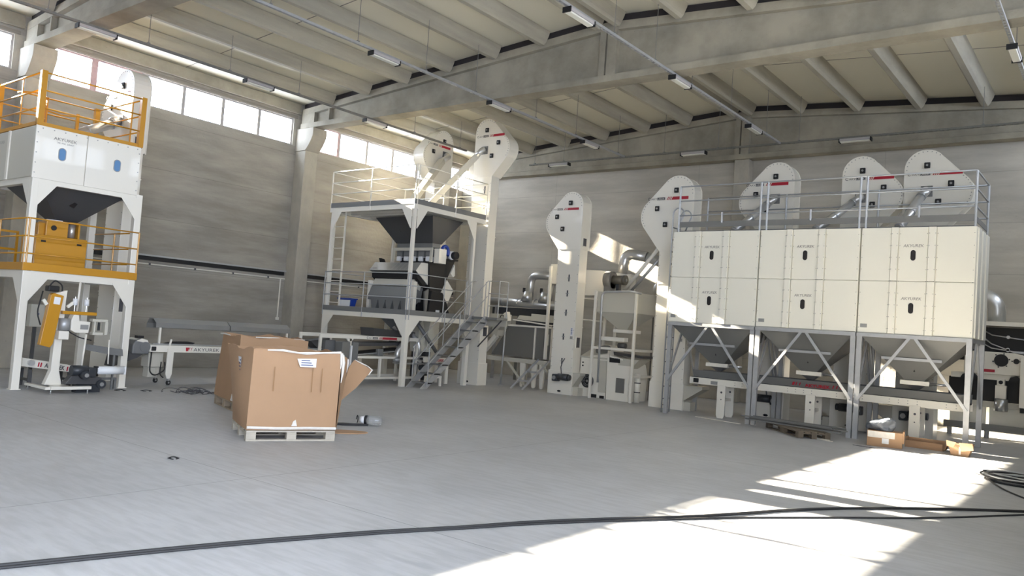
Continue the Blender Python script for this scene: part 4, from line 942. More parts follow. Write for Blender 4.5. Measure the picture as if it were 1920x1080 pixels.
for k in range(9): mk('rung', B().tube([(-17.04, 13.88, 1.95+k*.29), (-16.63, 13.88, 1.95+k*.29)], 0.012, 6), 'white', t)
# stairs
t = thing('steel_staircase', 'steep grey metal staircase with pipe handrails up to the platform deck', 'staircase', (-13.6, 15, 0))
SY0, SY1, SZ = 13.88, 16.05, 1.84
dz = Vector((0, SY1-SY0, SZ)).normalized()
for x in (-13.86, -13.38):
    mk('stringer', B().prism([(SY0-.05, 0), (SY0+0.18, 0), (SY1+0.10, SZ-0.16), (SY1+.10, SZ+0.02), (SY1-0.02, SZ+0.02)], PX(x+0.02), 0, 0.03), 'galv', t)
for k in range(8):
    f_ = (k+0.6)/8.3
    mk('tread', B().box(-13.87, -13.36, SY0+f_*(SY1-SY0)-.02, SY0+f_*(SY1-SY0)+0.2, f_*SZ-.02, f_*SZ+0.01), 'galvm', t)
for x in (-13.87, -13.35):
    for h in (0.95, 0.55):
        q = B().tube([(x, SY0+0.12, h), (x, SY1+0.02, SZ+h), (x, SY1+0.15, SZ+h)] if h > .6 else [(x, SY0+0.12, h), (x, SY1+0.02, SZ+h)], 0.013, 8)
        mk('handrail', q, 'galv', t)
    for f_ in (0.03, 0.52, 0.97):
        y = SY0+0.10+f_*(SY1-SY0-.1); z = f_*SZ
        mk('post', B().tube([(x, y, z), (x, y, z+0.97)], 0.014, 8), 'galv', t)
mk('landing', B().box(-13.88, -12.98, 16.07, 16.50, 1.78, 1.84), 'galvm', t)
mk('landing_beam', B().box(-13.88, -13.0, 16.5, 16.54, 1.62, 1.84), 'offwhite', t)
for h in (0.95, 0.62, 0.3): hr = mk('landing_rail', B().tube([(-13.35, 16.12, SZ+h), (-13.0, 16.12, SZ+h), (-13.0, 16.48, SZ+h)], 0.012, 8), 'galv', t)
for x, y in ((-13.35, 16.12), (-13.0, 16.12), (-13.0, 16.48)): mk('post', B().tube([(x, y, SZ-.05), (x, y, SZ+.95)], 0.013, 8), 'galv', hr)
mk('diagonal_strut', B().tube([(-13.0, 16.3, 1.78), (-13.75, 16.3, 1.05)], 0.018, 8), 'dkgrey', t)
# feed hopper
t = thing('feed_hopper', 'dark grey funnel hopper hanging under the upper deck of the platform', 'hopper', (-15.1, 15.2, 3.56))
mk('funnel', B().frust((-15.78, -14.42, 14.98, 15.32), 3.66, (-16.38, -14.24, 14.72, 15.9), 4.34), 'dkgrey', t)
mk('outlet_collar', B().box(-15.76, -14.44, 15.0, 15.3, 3.55, 3.66), 'grey', t, bevel=0.005)
for x in (-15.9, -15.55, -14.75):
    f_ = (4.02-3.66)/0.68; y = 14.98*(1-f_)+14.72*f_
    mk('slot', B().bar((x-.02, y-.008, 4.09), (x+.02, y+.035, 3.95), 0.035, 0.01), 'lens', t)
# optical sorter
t = thing('optical_sorter', 'optical sorting machine with steel hood, five feeders and black inclined housing', 'sorting machine', (-15.3, 15, 1.77))
mk('feeder_frame', B().box(-15.85, -14.38, 14.94, 14.98, 3.46, 3.54).box(-15.85, -15.78, 14.94, 14.98, 3.16, 3.46).box(-14.46, -14.38, 14.94, 14.98, 3.16, 3.46).box(-15.85, -14.38, 15.33, 15.37, 3.16, 3.54), 'offwhite', t, bevel=0.003)
mk('side_plate', B().box(-14.38, -14.20, 15.02, 15.3, 3.14, 3.52), 'white', t, bevel=0.004)
for k in range(5):
    x = -15.64+k*0.27
    f_ = mk('vibratory_feeder', B().box(x-.07, x+.07, 14.96, 15.14, 3.18, 3.31), 'paper', t, bevel=0.02)
    mk('feeder_neck', B().box(x-.1, x+.1, 15.0, 15.25, 3.31, 3.5), 'grey', f_)
mk('feeder_tray', B().prism([(14.85, 3.12), (15.2, 3.17), (15.2, 3.10), (14.87, 3.06)], PX(-14.7), 0, 1.3), 'galvm', t)
mk('tray_end', B().prism([(14.78, 3.24), (14.9, 3.22), (15.0, 3.06), (14.86, 3.06)], PX(-16.1), 0, 0.1), 'black', t)
mk('blue_strip', B().box(-15.95, -14.75, 14.98, 15.02, 3.02, 3.07), 'blue', t)
hood = [(14.62, 2.90), (14.80, 3.13), (15.02, 3.13), (15.34, 2.86), (15.10, 2.56), (14.72, 2.86)]
hd = mk('hood', B().prism(hood, PX(-14.60), 0, 1.76), 'bagfilm', t)
mk('hood_side', B().prism(hood[:5], PX(-14.585), 0, 0.015), 'white', t)
mk('hood_gap', B().prism([(14.68, 2.86), (14.70, 2.72), (15.0, 2.50), (15.05, 2.58)], PX(-14.62), 0, 1.7), 'black', t)
nn = Vector((0, -0.23, 0.18)).normalized(); uy = Vector((0, 0.18, 0.23)).normalized()
tx = text('lettering', 'ASM', (-16.30, 14.645, 2.935), (1, 0, 0), uy, 0.07, 'ink', t, width=0.18, depth=0.005, bold=True)
for k in range(4): mk('dark_stripe', B().quad(*[Vector((-15.55+k*0.16+a, 14.62, 2.90))+Vector((0, .17, .2175))*b_+nn*0.003 for a, b_ in ((0, .1), (.03, .1), (.12, .95), (.09, .95))]), 'inkgrey', t)
mk('side_column', B().box(-14.72, -14.60, 14.60, 14.72, 1.78, 2.62), 'white', t, bevel=0.01)
mk('side_column', B().box(-16.36, -16.26, 14.60, 14.72, 1.78, 2.62), 'white', t, bevel=0.01)
mk('sloping_cover', B().prism([(14.66, 2.50), (14.75, 2.68), (15.0, 2.50), (14.98, 2.4)], PX(-14.75), 0, 1.5), 'offwhite', t)
mk('chute_block', B().prism([(14.50, 2.22), (14.62, 2.48), (15.3, 2.48), (15.3, 2.10), (14.50, 2.10)], PX(-14.76), 0, 1.45), 'grey', t, bevel=0.01)
for k in range(5):
    x = -16.07+k*0.28
    mk('outlet_spout', B().frust((x+0.07, x+0.18, 14.50, 14.62), 1.79, (x, x+0.265, 14.50, 14.9), 2.11), 'grey', t)
mk('spout_backing', B().box(-16.1, -14.8, 14.95, 15.2, 1.77, 2.1), 'black', t)
mk('base_rail', B().box(-16.5, -14.35, 14.42, 14.5, 1.765, 1.80), 'black', t)
mk('black_housing', B().prism([(15.02, 3.28), (16.0, 3.30), (15.52, 2.36), (15.10, 2.40)], PX(-14.52), 0, 1.1), 'black', t)
mk('housing_lid', B().prism([(15.3, 3.30), (16.05, 3.34), (16.05, 3.29), (15.3, 3.26)], PX(-14.45), 0, 1.2), 'black', t)
mk('side_box', B().prism([(15.50, 2.36), (15.72, 2.76), (16.0, 2.5), (15.80, 2.12)], PX(-14.50), 0, 0.7), 'white', t, bevel=0.005)
mk('side_box', B().prism([(15.85, 2.95), (15.98, 3.2), (16.03, 2.9), (15.95, 2.85)], PX(-14.50), 0, 0.4), 'white', t, bevel=0.005)
mk('lower_cabinet', B().prism([(15.0, 1.79), (15.85, 1.79), (15.70, 2.12), (15.5, 2.4), (15.08, 2.42)], PX(-14.42), 0, 1.0), 'black', t, bevel=0.01)
mk('label_sheet', B().box(-14.42, -14.412, 15.28, 15.42, 1.86, 1.93), 'paper', t)
mk('label_sheet', B().box(-14.42, -14.412, 15.28, 15.42, 1.80, 1.83), 'paper', t)
mk('side_flap', B().prism([(14.86, 2.38), (15.0, 2.46), (14.98, 1.9), (14.92, 1.85)], PX(-14.45), 0, 0.05), 'galvm', t)
mk('blue_hose', B().tube([(-14.4, 15.45+0.13*math.cos(a), 3.48+0.15*math.sin(a)) for a in [math.pi*k/10 for k in range(-2, 11)]], 0.045, 12), 'blue', t, smooth=True)
mk('fan_inlet', B().cyl((-14.38, 15.78, 3.42), (1, 0, 0), 0.10, 0.22, 20), 'black', t, smooth=True)
mk('fan_ring', B().cyl((-14.44, 15.74, 3.42), (1, 0, 0), 0.115, 0.10, 20), 'paper', t, smooth=True)
mk('bag_filter', B().tube([(-15.0, 15.86, 1.77), (-15.0, 15.86, 2.2), (-15.0, 15.86, 2.32)], [0.16, 0.16, 0.09], 16), 'galvm', t, smooth=True)
t = thing('blue_bin', 'blue plastic bin with white label on the left end of the platform deck', 'bin', (-16.75, 14.3, 1.77))
mk('body', B().frust((-16.92, -16.45, 14.15, 14.28), 1.765, (-16.96, -16.41, 14.12, 14.31), 2.06), 'blue', t, bevel=0.01)
mk('rim', B().box(-16.98, -16.39, 14.10, 14.33, 2.06, 2.09), 'blue', t, bevel=0.005)
mk('label_sheet', B().prism([(-16.84, 1.79), (-16.47, 1.79), (-16.45, 2.04), (-16.86, 2.04)], PY(14.108), 0, 0.01), 'paper', t)
# spouts and small conveyor under the platform
t = thing('outlet_pipes', 'shiny branching outlet pipes dropping below the platform deck beside the corner post', 'pipes', (-14.6, 14.9, 1.5))
mk('collector_box', B().frust((-14.9, -14.7, 14.3, 14.6), 1.30, (-15.2, -14.5, 14.1, 14.9), 1.62), 'grey', t)
mk('branch_pipe', B().tube(rpath([(-14.85, 14.25, 1.45), (-14.6, 14.55, 1.15), (-14.6, 14.2, 0.85), (-14.6, 14.2, 0.62)], 0.12, 5), 0.075, 14), 'chrome', t, smooth=True)
mk('branch_pipe', B().tube(rpath([(-14.9, 14.75, 1.4), (-14.6, 14.95, 1.05), (-14.6, 14.98, 0.62)], 0.12, 5), 0.06, 14), 'chrome', t, smooth=True)
mk('long_pipe', B().tube([(-14.6, 14.8, 1.58), (-14.5, 15.6, 0.75)], 0.05, 12), 'grey', t, smooth=True)
mk('elbow', B().cyl((-14.6, 14.2, 0.60), (0, 0, 1), 0.10, 0.1, 16), 'galv', t, smooth=True)
mk('slide_plate', B().box(-14.75, -14.45, 14.2, 15.1, 0.50, 0.53), 'steel', t)
t = thing('short_conveyor', 'short white conveyor with red lettering behind the staircase', 'conveyor', (-14.4, 15.4, 0))
mk('side_frame', B().box(-14.42, -14.38, 14.95, 15.95, 0.56, 0.69), 'white', t)
mk('belt', B().box(-14.75, -14.42, 14.95, 15.95, 0.62, 0.66), 'rubber', t)
mk('side_frame', B().box(-14.79, -14.75, 14.95, 15.95, 0.56, 0.69), 'white', t)
text('lettering', 'AKYUREK', (-14.378, 15.3, 0.585), (0, 1, 0), (0, 0, 1), 0.09, 'red', t, width=0.4, bold=True)
for y in (15.2, 15.85):
    for x in (-14.42, -14.79): mk('leg', B().box(x, x+0.04, y-.05, y+.05, 0, 0.56), 'white', t)
mk('end_motor', B().cyl((-14.45, 15.0, 0.42), (0, 1, 0), 0.07, 0.2, 16), 'motor', t, smooth=True)
mk('roller_stand', B().box(-13.9, -13.86, 14.5, 15.1, 0.2, 0.26).box(-13.9, -13.86, 14.5, 14.56, 0, .2).box(-13.9, -13.86, 15.04, 15.1, 0, .2), 'white', t)
t = thing('pointed_inlet_hoods', 'pair of tall pale pointed sheet hoods standing under the platform', 'hoods', (-15.6, 16.0, 0))
for y, w_ in ((15.62, 0.26), (15.98, 0.24)):
    mk('hood', B().prism([(y, 0.78), (y+w_, 0.78), (y+w_, 1.3), (y+w_*.35, 1.70), (y, 1.3)], PX(-15.3), 0, 0.3), 'cream', t, bevel=0.005)
    mk('hood_leg', B().box(-15.55, -15.35, y+.03, y+w_-.03, 0, 0.78), 'dkgrey', t)
# ================================================================ DRUM SIEVE and ducts (centre back)
t = thing('drum_sieve', 'long grey panelled sieve housing on a white base frame, right of the tallest elevator', 'sieve', (-13.4, 18.3, 0))
for y in (17.78, 18.8):
    mk('base_beam', B().box(-14.62, -12.30, y, y+0.08, 0.66, 0.78), 'offwhite', t, bevel=0.004)
mk('base_plate', B().box(-14.6, -12.32, 17.86, 18.8, 0.70, 0.76), 'offwhite', t)
mk('drum_housing', B().prism([(-14.55, 0.82), (-12.46, 0.82), (-12.46, 1.66), (-13.95, 1.66)], PY(17.86), 0, 0.9), 'panelgrey', t, bevel=0.01)
for x in (-13.03, -12.47): mk('panel_frame', B().box(x, x+0.035, 17.82, 17.86, 0.78, 1.70), 'white', t)
mk('panel_frame', B().box(-13.98, -12.44, 17.82, 17.86, 1.66, 1.71), 'white', t)
mk('panel_frame', B().box(-12.62, -12.56, 17.80, 17.86, 1.2, 1.5), 'white', t)
mk('top_rail', B().tube([(-13.8, 17.82, 1.84), (-13.2, 17.82, 1.80), (-12.45, 17.82, 1.74)], 0.02, 8), 'white', t)
mk('cover_plate', B().prism([(-13.75, 1.86), (-13.1, 1.84), (-13.1, 1.96), (-13.65, 1.98)], PY(17.9), 0, 0.5), 'offwhite', t, bevel=0.005)
mk('cover_plate', B().prism([(-13.2, 1.84), (-12.42, 1.82), (-12.42, 2.02), (-13.2, 2.04)], PY(17.85), 0, 0.5), 'offwhite', t, bevel=0.005)
mk('dark_gap', B().box(-13.8, -12.46, 17.95, 18.7, 1.66, 1.84), 'dkgrey', t)
mk('tall_upright', B().bar((-12.53, 17.7, 0.82), (-12.53, 17.7, 3.36), 0.06, 0.08), 'white', t)
for x in (-13.35, -12.95, -12.68):
    mk('leg', B().prism([(x-.05, 0.03), (x-.02, 0.0), (x+.02, 0.0), (x+.05, 0.03), (x+.09, 0.66), (x-.09, 0.66)], PY(17.8), 0, 0.06), 'white', t, bevel=0.004)
mk('leg_tie', B().box(-12.95, -12.68, 17.81, 17.85, 0.42, 0.52), 'white', t)
for x in (-14.3, -14.0): mk('rear_leg', B().box(x, x+0.06, 18.8, 18.86, 0, 0.66), 'offwhite', t)
mk('inlet_head', B().prism([(-14.9, 1.98), (-14.0, 1.98), (-14.02, 1.66), (-14.16, 1.52), (-14.16, 1.36), (-14.36, 1.36), (-14.36, 1.60), (-14.9, 1.32)], PY(17.6), 0, 0.4), 'offwhite', t, bevel=0.005)
mk('outlet_chute', B().bar((-14.22, 17.65, 1.36), (-14.62, 17.65, 0.92), 0.13, 0.12), 'white', t)
mk('diagonal_brace', B().bar((-13.85, 17.76, 0.66), (-13.2, 17.76, 0.05), 0.05, 0.05), 'offwhite', t)
mk('diagonal_brace', B().bar((-12.65, 17.76, 0.66), (-12.3, 17.76, 0.3), 0.05, 0.05), 'offwhite', t)
t = thing('push_button_station', 'small white push button box tilted on a grey pole before the sieve', 'control station', (-13.85, 17.5, 0))
mk('pole', B().tube([(-13.84, 17.5, 0), (-13.80, 17.5, 1.74)], 0.024, 10), 'galv', t, smooth=True)
mk('pole_foot', B().cyl((-13.84, 17.5, 0.008), (0, 0, 1), 0.08, 0.016, 16), 'galv', t)
mk('button_box', B().prism([(-13.79, 1.74), (-13.66, 1.80), (-13.73, 2.05), (-13.85, 2.00)], PY(17.42), 0, 0.14), 'white', t, bevel=0.008)
mk('cable_loop', B().tube([(-13.9+0.07*math.cos(a), 17.44, 1.86+0.09*math.sin(a)) for a in [math.pi*k/8 for k in range(1, 15)]], 0.012, 8), 'rubber', t, smooth=True)
t = thing('step_ladder', 'short galvanised ladder leaning against the base of the grey sieve', 'ladder', (-12.8, 17.2, 0))
for x0, x1 in ((-13.06, -12.80), (-12.68, -12.42)): mk('stile', B().bar((x0, 16.95, 0), (x1+.02, 17.76, 0.80), 0.035, 0.05), 'galv', t)
for f_ in (0.28, 0.58): mk('rung', B().bar((-13.06+0.28*f_, 16.95+.81*f_, 0.8*f_), (-12.68+0.28*f_, 16.95+.81*f_, 0.8*f_), 0.03, 0.05), 'galv', t)
t = thing('suction_duct', 'shiny horizontal air duct behind the sieve with two upright bends', 'duct', (-14.5, 19.6, 2.4))
mk('main_duct', B().tube([(-16.3, 19.6, 2.42), (-13.55, 19.6, 2.36)], 0.125, 20), 'chrome', t, smooth=True)
for x in (-15.6, -15.0, -14.35): mk('duct_ring', B().cyl((x, 19.6, 2.40), (1, 0, 0), 0.130, 0.02, 20), 'galv', t)
mk('bend_pipe', B().tube(rpath([(-14.6, 19.6, 2.46), (-14.6, 19.6, 3.26), (-13.7, 19.6, 3.24)], 0.28, 8), 0.115, 18), 'chrome', t, smooth=True)
mk('bend_pipe', B().tube(rpath([(-13.95, 19.75, 2.46), (-13.95, 19.75, 3.1), (-13.4, 19.75, 3.1)], 0.24, 8), 0.10, 18), 'chrome', t, smooth=True)
for x in (-14.6, -13.95):
    mk('saddle_branch', B().tube([(x-.02, 19.5, 2.44), (x, 19.5, 2.75)], [0.2, 0.115], 16), 'chrome', t, smooth=True)
    mk('damper_handle', B().box(x-0.16, x-0.1, 19.42, 19.5, 2.72, 2.86), 'black', t, bevel=0.01)
mk('duct_stand', B().box(-15.9, -15.85, 19.55, 19.65, 0, 2.3), 'galv', t); mk('duct_stand', B().box(-13.9, -13.85, 19.55, 19.65, 0, 2.25), 'galv', t)
mk('black_cover', B().box(-16.2, -13.5, 19.8, 20.3, 2.0, 2.24), 'dkgrey', t)
mk('back_post', B().box(-15.25, -15.1, 19.9, 20.1, 0, 2.0), 'panelgrey', t)
# aspiration box, fan, cone hopper
t = thing('aspiration_box', 'pale rectangular aspiration chamber right of the motor driven elevator', 'air chamber', (-11.2, 18.4, 2.4))
mk('chamber', B().prism([(-11.75, 3.32), (-10.92, 3.28), (-10.92, 2.82), (-11.0, 2.62), (-11.75, 2.62)], PY(18.1), 0, 0.7), 'white', t, bevel=0.008)
mk('side_wing', B().box(-12.72, -12.45, 17.95, 18.5, 2.9, 3.44), 'white', t, bevel=0.006)
mk('upright', B().box(-11.02, -10.96, 18.1, 18.16, 0, 2.62), 'white', t); mk('upright', B().box(-11.75, -11.69, 18.1, 18.16, 0, 2.62), 'white', t)
mk('cross_tube', B().tube([(-12.0, 18.12, 1.98), (-10.98, 18.12, 1.94)], 0.02, 8), 'white', t)
mk('cross_tube', B().tube([(-12.0, 18.12, 2.55), (-10.98, 18.12, 2.52)], 0.02, 8), 'white', t)
t = thing('cone_hopper', 'pale square hopper with tapering cone on tall white posts, fan standing on top', 'hopper', (-10.1, 17.6, 0))
HX0, HX1, HY0, HY1 = -10.72, -9.50, 17.10, 18.2
for x, y in ((HX0, HY0), (HX1-.06, HY0), (HX0, HY1-.06), (HX1-.06, HY1-.06)):
    mk('leg', B().box(x, x+0.06, y, y+0.06, 0, 2.70), 'white', t, bevel=0.004)
mk('bin', B().box(HX0+.06, HX1-.02, HY0+.07, HY1-.02, 2.17, 2.68), 'offwhite', t, bevel=0.004)
mk('cone', B().frust((-10.22, -9.98, 17.55, 17.79), 1.76, (HX0+.07, HX1-.03, HY0+.08, HY1-.03), 2.17), 'offwhite', t)
mk('slide_gate', B().box(-10.32, -9.75, 17.45, 17.85, 1.68, 1.76), 'white', t, bevel=0.004)
mk('vibrating_tray', B().box(-10.6, -9.9, 17.3, 17.5, 1.46, 1.56), 'white', t, bevel=0.004)
for z in (1.24,): mk('cross_beam', B().box(HX0+.06, HX1-.06, HY0, HY0+.05, z, z+.06), 'white', t); mk('cross_beam', B().box(HX1-.06, HX1, HY0+.06, HY1-.06, z, z+.06), 'white', t)
mk('cross_beam', B().box(HX1-.06, HX1, HY0+.06, HY1-.06, 0.6, 0.66), 'white', t)
mk('feeder_drive', B().cyl((-10.0, 17.4, 1.36), (1, 0, 0), 0.07, 0.2, 14), 'dkgrey', t, smooth=True)
mk('galvanised_hoop', B().tube(rpath([(-10.38, 16.98, 0.42), (-10.42, 16.98, 2.66), (-9.55, 16.98, 2.70), (-9.45, 17.2, 2.66)], 0.14, 6), 0.028, 10), 'galv', t, smooth=True)
fn = mk('fan_casing', B().cyl((-10.68, 17.75, 3.02), (1, 0, 0), 0.22, 0.20, 26), 'fan', t, smooth=True)
mk('fan_outlet', B().box(-10.78, -10.58, 17.62, 17.86, 2.69, 2.95), 'fan', fn)
mk('fan_motor', B().cyl((-10.40, 17.7, 3.02), (1, 0, 0), 0.115, 0.30, 20), 'olive', fn, smooth=True)
mk('motor_cover', B().cyl((-10.22, 17.7, 3.02), (1, 0, 0), 0.125, 0.08, 20), 'olive', fn, smooth=True)
mk('motor_hub', B().cyl((-10.175, 17.7, 3.02), (1, 0, 0), 0.04, 0.02, 12), 'plate', fn)
mk('motor_foot', B().box(-10.45, -10.36, 17.66, 17.78, 2.69, 2.93), 'motor', fn)
t = thing('elbow_duct', 'large shiny elbow duct above the fan of the cone hopper', 'duct', (-10.3, 18.3, 3.3))
mk('elbow', B().tube(rpath([(-10.62, 18.25, 3.22), (-10.55, 18.25, 3.78), (-9.95, 18.3, 3.68)], 0.24, 8), 0.135, 20), 'chrome', t, smooth=True)
mk('collar', B().tube([(-10.63, 18.25, 3.24), (-10.66, 18.25, 3.08)], [0.15, 0.2], 18), 'white', t, smooth=True)
mk('down_box', B().box(-10.72, -10.35, 18.22, 18.5, 2.70, 3.22), 'white', t)
mk('tail_duct', B().tube([(-9.95, 18.3, 3.68), (-9.3, 18.5, 3.45)], 0.13, 18), 'galv', t, smooth=True)
t = thing('twin_spouts', 'two inclined bright pipes running down beside the elevator left of the bunkers', 'pipes', (-9.5, 17.3, 2.8))
mk('spout_pipe', B().tube([(-9.05, 17.2, 3.78), (-10.12, 17.5, 2.72)], 0.045, 12), 'white', t, smooth=True)
mk('spout_pipe', B().tube([(-9.0, 17.3, 3.6), (-9.95, 17.55, 2.72)], 0.035, 12), 'galv', t, smooth=True)
t = thing('small_elbow_duct', 'small shiny elbow duct half hidden behind the elevator left of the bunkers', 'duct', (-9.4, 18.5, 2.7))
mk('elbow', B().tube(rpath([(-9.75, 18.6, 2.68), (-9.75, 18.6, 3.0), (-9.3, 18.6, 3.02)], 0.2, 6), 0.13, 18), 'chrome', t, smooth=True)
mk('support', B().box(-9.82, -9.68, 18.55, 18.65, 0, 2.66), 'panelgrey', t)
# gravity separators
t = thing('gravity_separator', 'white cabinet machine with sloping lid and round fan grille, right of motor driven boot', 'separator', (-10.8, 17.8, 0))
P = PY(17.42)
mk('cabinet', B().prism([(-11.22, 0.0), (-10.42, 0.0), (-10.34, 1.14), (-11.19, 1.00)], P, 0, 0.85), 'white', t, bevel=0.008)
mk('lid', B().prism([(17.40, 1.02), (18.25, 1.34), (18.25, 1.30), (17.40, 0.98)], lambda u, v, d: (d, u, v+0.0), -11.2, -10.36), 'offwhite', t, bevel=0.004)
mk('lid_disc', B().tube([(-10.78, 17.82, 1.20), (-10.78, 17.80, 1.235)], 0.20, 24), 'panelgrey', t)
fg = mk('fan_grille', B().cyl((-10.95, 17.412, 0.40), (0, 1, 0), 0.175, 0.03, 32), 'black', t, smooth=True)
for k in range(6):
    a = k*math.pi/3; mk('fan_blade', B().prism([(-10.95+.04*math.cos(a), .40+.04*math.sin(a)), (-10.95+.15*math.cos(a-.25), .40+.15*math.sin(a-.25)), (-10.95+.15*math.cos(a+.25), .40+.15*math.sin(a+.25))], PY(17.39), 0, 0.004), 'dkgrey', fg)
for r in (0.172, 0.13, 0.09): mk('grille_ring', B().tube([(-10.95+r*math.cos(a), 17.385, .40+r*math.sin(a)) for a in [math.pi*k/16 for k in range(33)]], 0.004, 5), 'plate', fg)
mk('hub', B().cyl((-10.95, 17.385, 0.40), (0, 1, 0), 0.03, 0.01, 14), 'plate', fg)
mk('front_panel', B().box(-10.62, -10.40, 17.40, 17.42, 0.15, 0.95), 'offwhite', t, bevel=0.004)
mk('base_slot', B().box(-10.86, -10.66, 17.412, 17.42, 0.0, 0.085), 'black', t); mk('base_slot', B().box(-10.56, -10.44, 17.393, 17.42, 0.0, 0.07), 'black', t)
for z in (0.86, 0.78): mk('switch', B().cyl((-11.12, 17.41, z), (0, 1, 0), 0.02, 0.02, 10), 'black', t)
t = thing('destoner', 'white machine body with dark open mouth and rectangular hatch, under the cone hopper', 'destoner', (-9.95, 17.7, 0))
mk('body', B().prism([(-10.33, 0), (-9.66, 0), (-9.62, 0.62), (-9.70, 0.92), (-10.30, 0.98), (-10.36, 1.22)], PY(17.32), 0, 0.8), 'white', t, bevel=0.008)
mk('mouth', B().box(-10.28, -9.98, 17.30, 17.40, 0.93, 1.04), 'black', t)
mk('top_cover', B().prism([(-10.28, 1.10), (-9.9, 1.04), (-9.9, 1.0), (-10.28, 1.06)], PY(17.3), 0, 0.5), 'white', t)
mk('feed_cone', B().frust((-10.0, -9.78, 17.34, 17.56), 0.70, (-10.05, -9.45, 17.3, 17.9), 1.05), 'offwhite', t)
mk('hatch', B().box(-10.06, -9.82, 17.306, 17.32, 0.20, 0.56), 'panelgrey', t, bevel=0.004)
mk('side_pipe', B().cyl((-9.56, 17.5, 0.35), (0, 0, 1), 0.07, 0.7, 18), 'white', t, smooth=True)
for z in (0.25, 0.48): mk('pipe_clamp', B().cyl((-9.56, 17.5, z), (0, 0, 1), 0.078, 0.025, 18), 'dkgrey', t)
mk('dark_tray', B().prism([(-10.45, 1.20), (-9.5, 1.14), (-9.5, 1.08), (-10.45, 1.12)], PY(17.6), 0, 0.5), 'dkgrey', t)
# machine at the right edge, behind the bunkers
t = thing('seed_cleaner', 'wide cleaning machine with dark sieve decks and two round ports at the right edge', 'cleaning machine', (-1.6, 20.2, 0))
mk('top_beam', B().box(-3.2, 0.5, 19.55, 19.65, 2.38, 2.47), 'white', t, bevel=0.004)
mk('top_cover', B().box(-3.2, 0.5, 19.65, 20.9, 2.40, 2.44), 'offwhite', t)
mk('sieve_box', B().box(-3.15, 0.45, 19.85, 20.8, 1.62, 2.36), 'black', t)
mk('lower_box', B().box(-3.15, 0.45, 19.75, 20.8, 0.78, 1.25), 'black', t)
mk('side_panel', B().prism([(-2.85, 1.36), (-1.65, 1.36), (-1.65, 1.74), (-1.80, 1.80), (-1.95, 1.83), (-2.85, 1.83)], PY(19.6), 0, 0.2), 'white', t, bevel=0.008)
mk('lower_panel', B().box(-3.1, 0.4, 19.65, 19.75, 1.24, 1.36), 'white', t, bevel=0.006)
for x, r in ((-2.17, 0.13), (-1.90, 0.055)):
    pr_ = mk('round_port', B().cyl((x, 19.59, 1.66), (0, 1, 0), r, 0.02, 28), 'black', t, smooth=True)
    for k in range(6 if r > .1 else 2):
        a = k*math.pi/3+0.2 if r > .1 else k*math.pi
        mk('clamp_lug', B().cyl((x+(r+.018)*math.cos(a), 19.585, 1.66+(r+.018)*math.sin(a)), (0, 1, 0), 0.014, 0.03, 8), 'black', pr_)
mk('red_bar', B().box(-2.52, -2.28, 19.592, 19.60, 1.40, 1.46), 'red', t)
for k, (z0, z1) in enumerate(((2.22, 2.12), (2.06, 1.84), (1.94, 1.88))):
    mk('lever_rod', B().tube([(-2.5, 19.8, z0+.04), (-2.38, 19.8, z0-.03 if k != 1 else z0-.06), (-1.95, 19.8, z1 if k == 1 else z0-.08), (-1.6, 19.8, z1-.02)], 0.014, 8), 'steel', t, smooth=True)
    mk('lever_knob', B().cyl((-2.08, 19.78, (z0-.06) if k != 1 else 1.9), (0, 1, 0), 0.035, 0.03, 14), 'steel', t, smooth=True)
cn = mk('discharge_neck', B().box(-2.25, -2.05, 19.5, 19.65, 0.86, 1.14), 'white', t, bevel=0.006)
mk('collection_pot', B().cyl((-2.14, 19.56, 0.73), (0, 0, 1), 0.125, 0.25, 24), 'steel', cn, smooth=True)
mk('window_box', B().box(-2.22, -2.08, 19.48, 19.62, 1.14, 1.27), 'white', cn, bevel=0.006)
mk('port_glass', B().cyl((-2.15, 19.475, 1.205), (0, 1, 0), 0.04, 0.01, 16), 'black', cn)
mk('side_cabinet', B().box(-1.80, -1.2, 19.3, 19.9, 0.72, 1.74), 'white', t, bevel=0.008)
mk('dark_foot', B().box(-1.78, -1.2, 19.32, 19.9, 0.62, 0.72), 'black', t)
for x in (-2.78, -2.68, -1.9): mk('shaft_motor', B().prism([(x-.12, 1.24), (x-.08, 1.32), (x+.02, 1.36), (x+.1, 1.28), (x+.1, 1.24)], PY(19.5), 0, 0.12), 'black', t)
mk('base_beam', B().box(-3.2, 0.5, 19.62, 19.72, 0.66, 0.78), 'offwhite', t, bevel=0.004)
mk('skirt_panel', B().box(-3.1, -2.42, 19.70, 19.74, 0.30, 0.66), 'cream', t); mk('skirt_panel', B().box(-2.36, 0.45, 19.70, 19.74, 0.30, 0.66), 'cream', t)
mk('floor_beam', B().box(-3.2, 0.5, 19.6, 19.72, 0.16, 0.30), 'galvm', t)
for x in (-3.1, -2.4, -0.9, 0.3): mk('leg', B().cyl((x, 19.75, 0.08), (0, 0, 1), 0.05, 0.16, 14), 'galv', t)
mk('exhaust_elbow', B().tube(rpath([(-2.35, 20.2, 2.45), (-2.35, 20.2, 2.95), (-2.8, 20.2, 3.1)], 0.25, 8), [0.17]*16 if False else 0.17, 20), 'chrome', t, smooth=True)
t = thing('aspirator_unit', 'dark fan and belt drive machine standing low behind the middle bunker legs', 'aspirator', (-4.8, 19.4, 0))
mk('body', B().box(-5.7, -4.5, 19.1, 19.9, 0.1, 0.75), 'offwhite', t, bevel=0.01)
mk('pulley_wheel', B().cyl((-5.45, 19.05, 0.52), (0, 1, 0), 0.26, 0.08, 28), 'rubber', t, smooth=True)
mk('pulley_hub', B().cyl((-5.45, 19.0, 0.52), (0, 1, 0), 0.10, 0.04, 18), 'dkgrey', t, smooth=True)
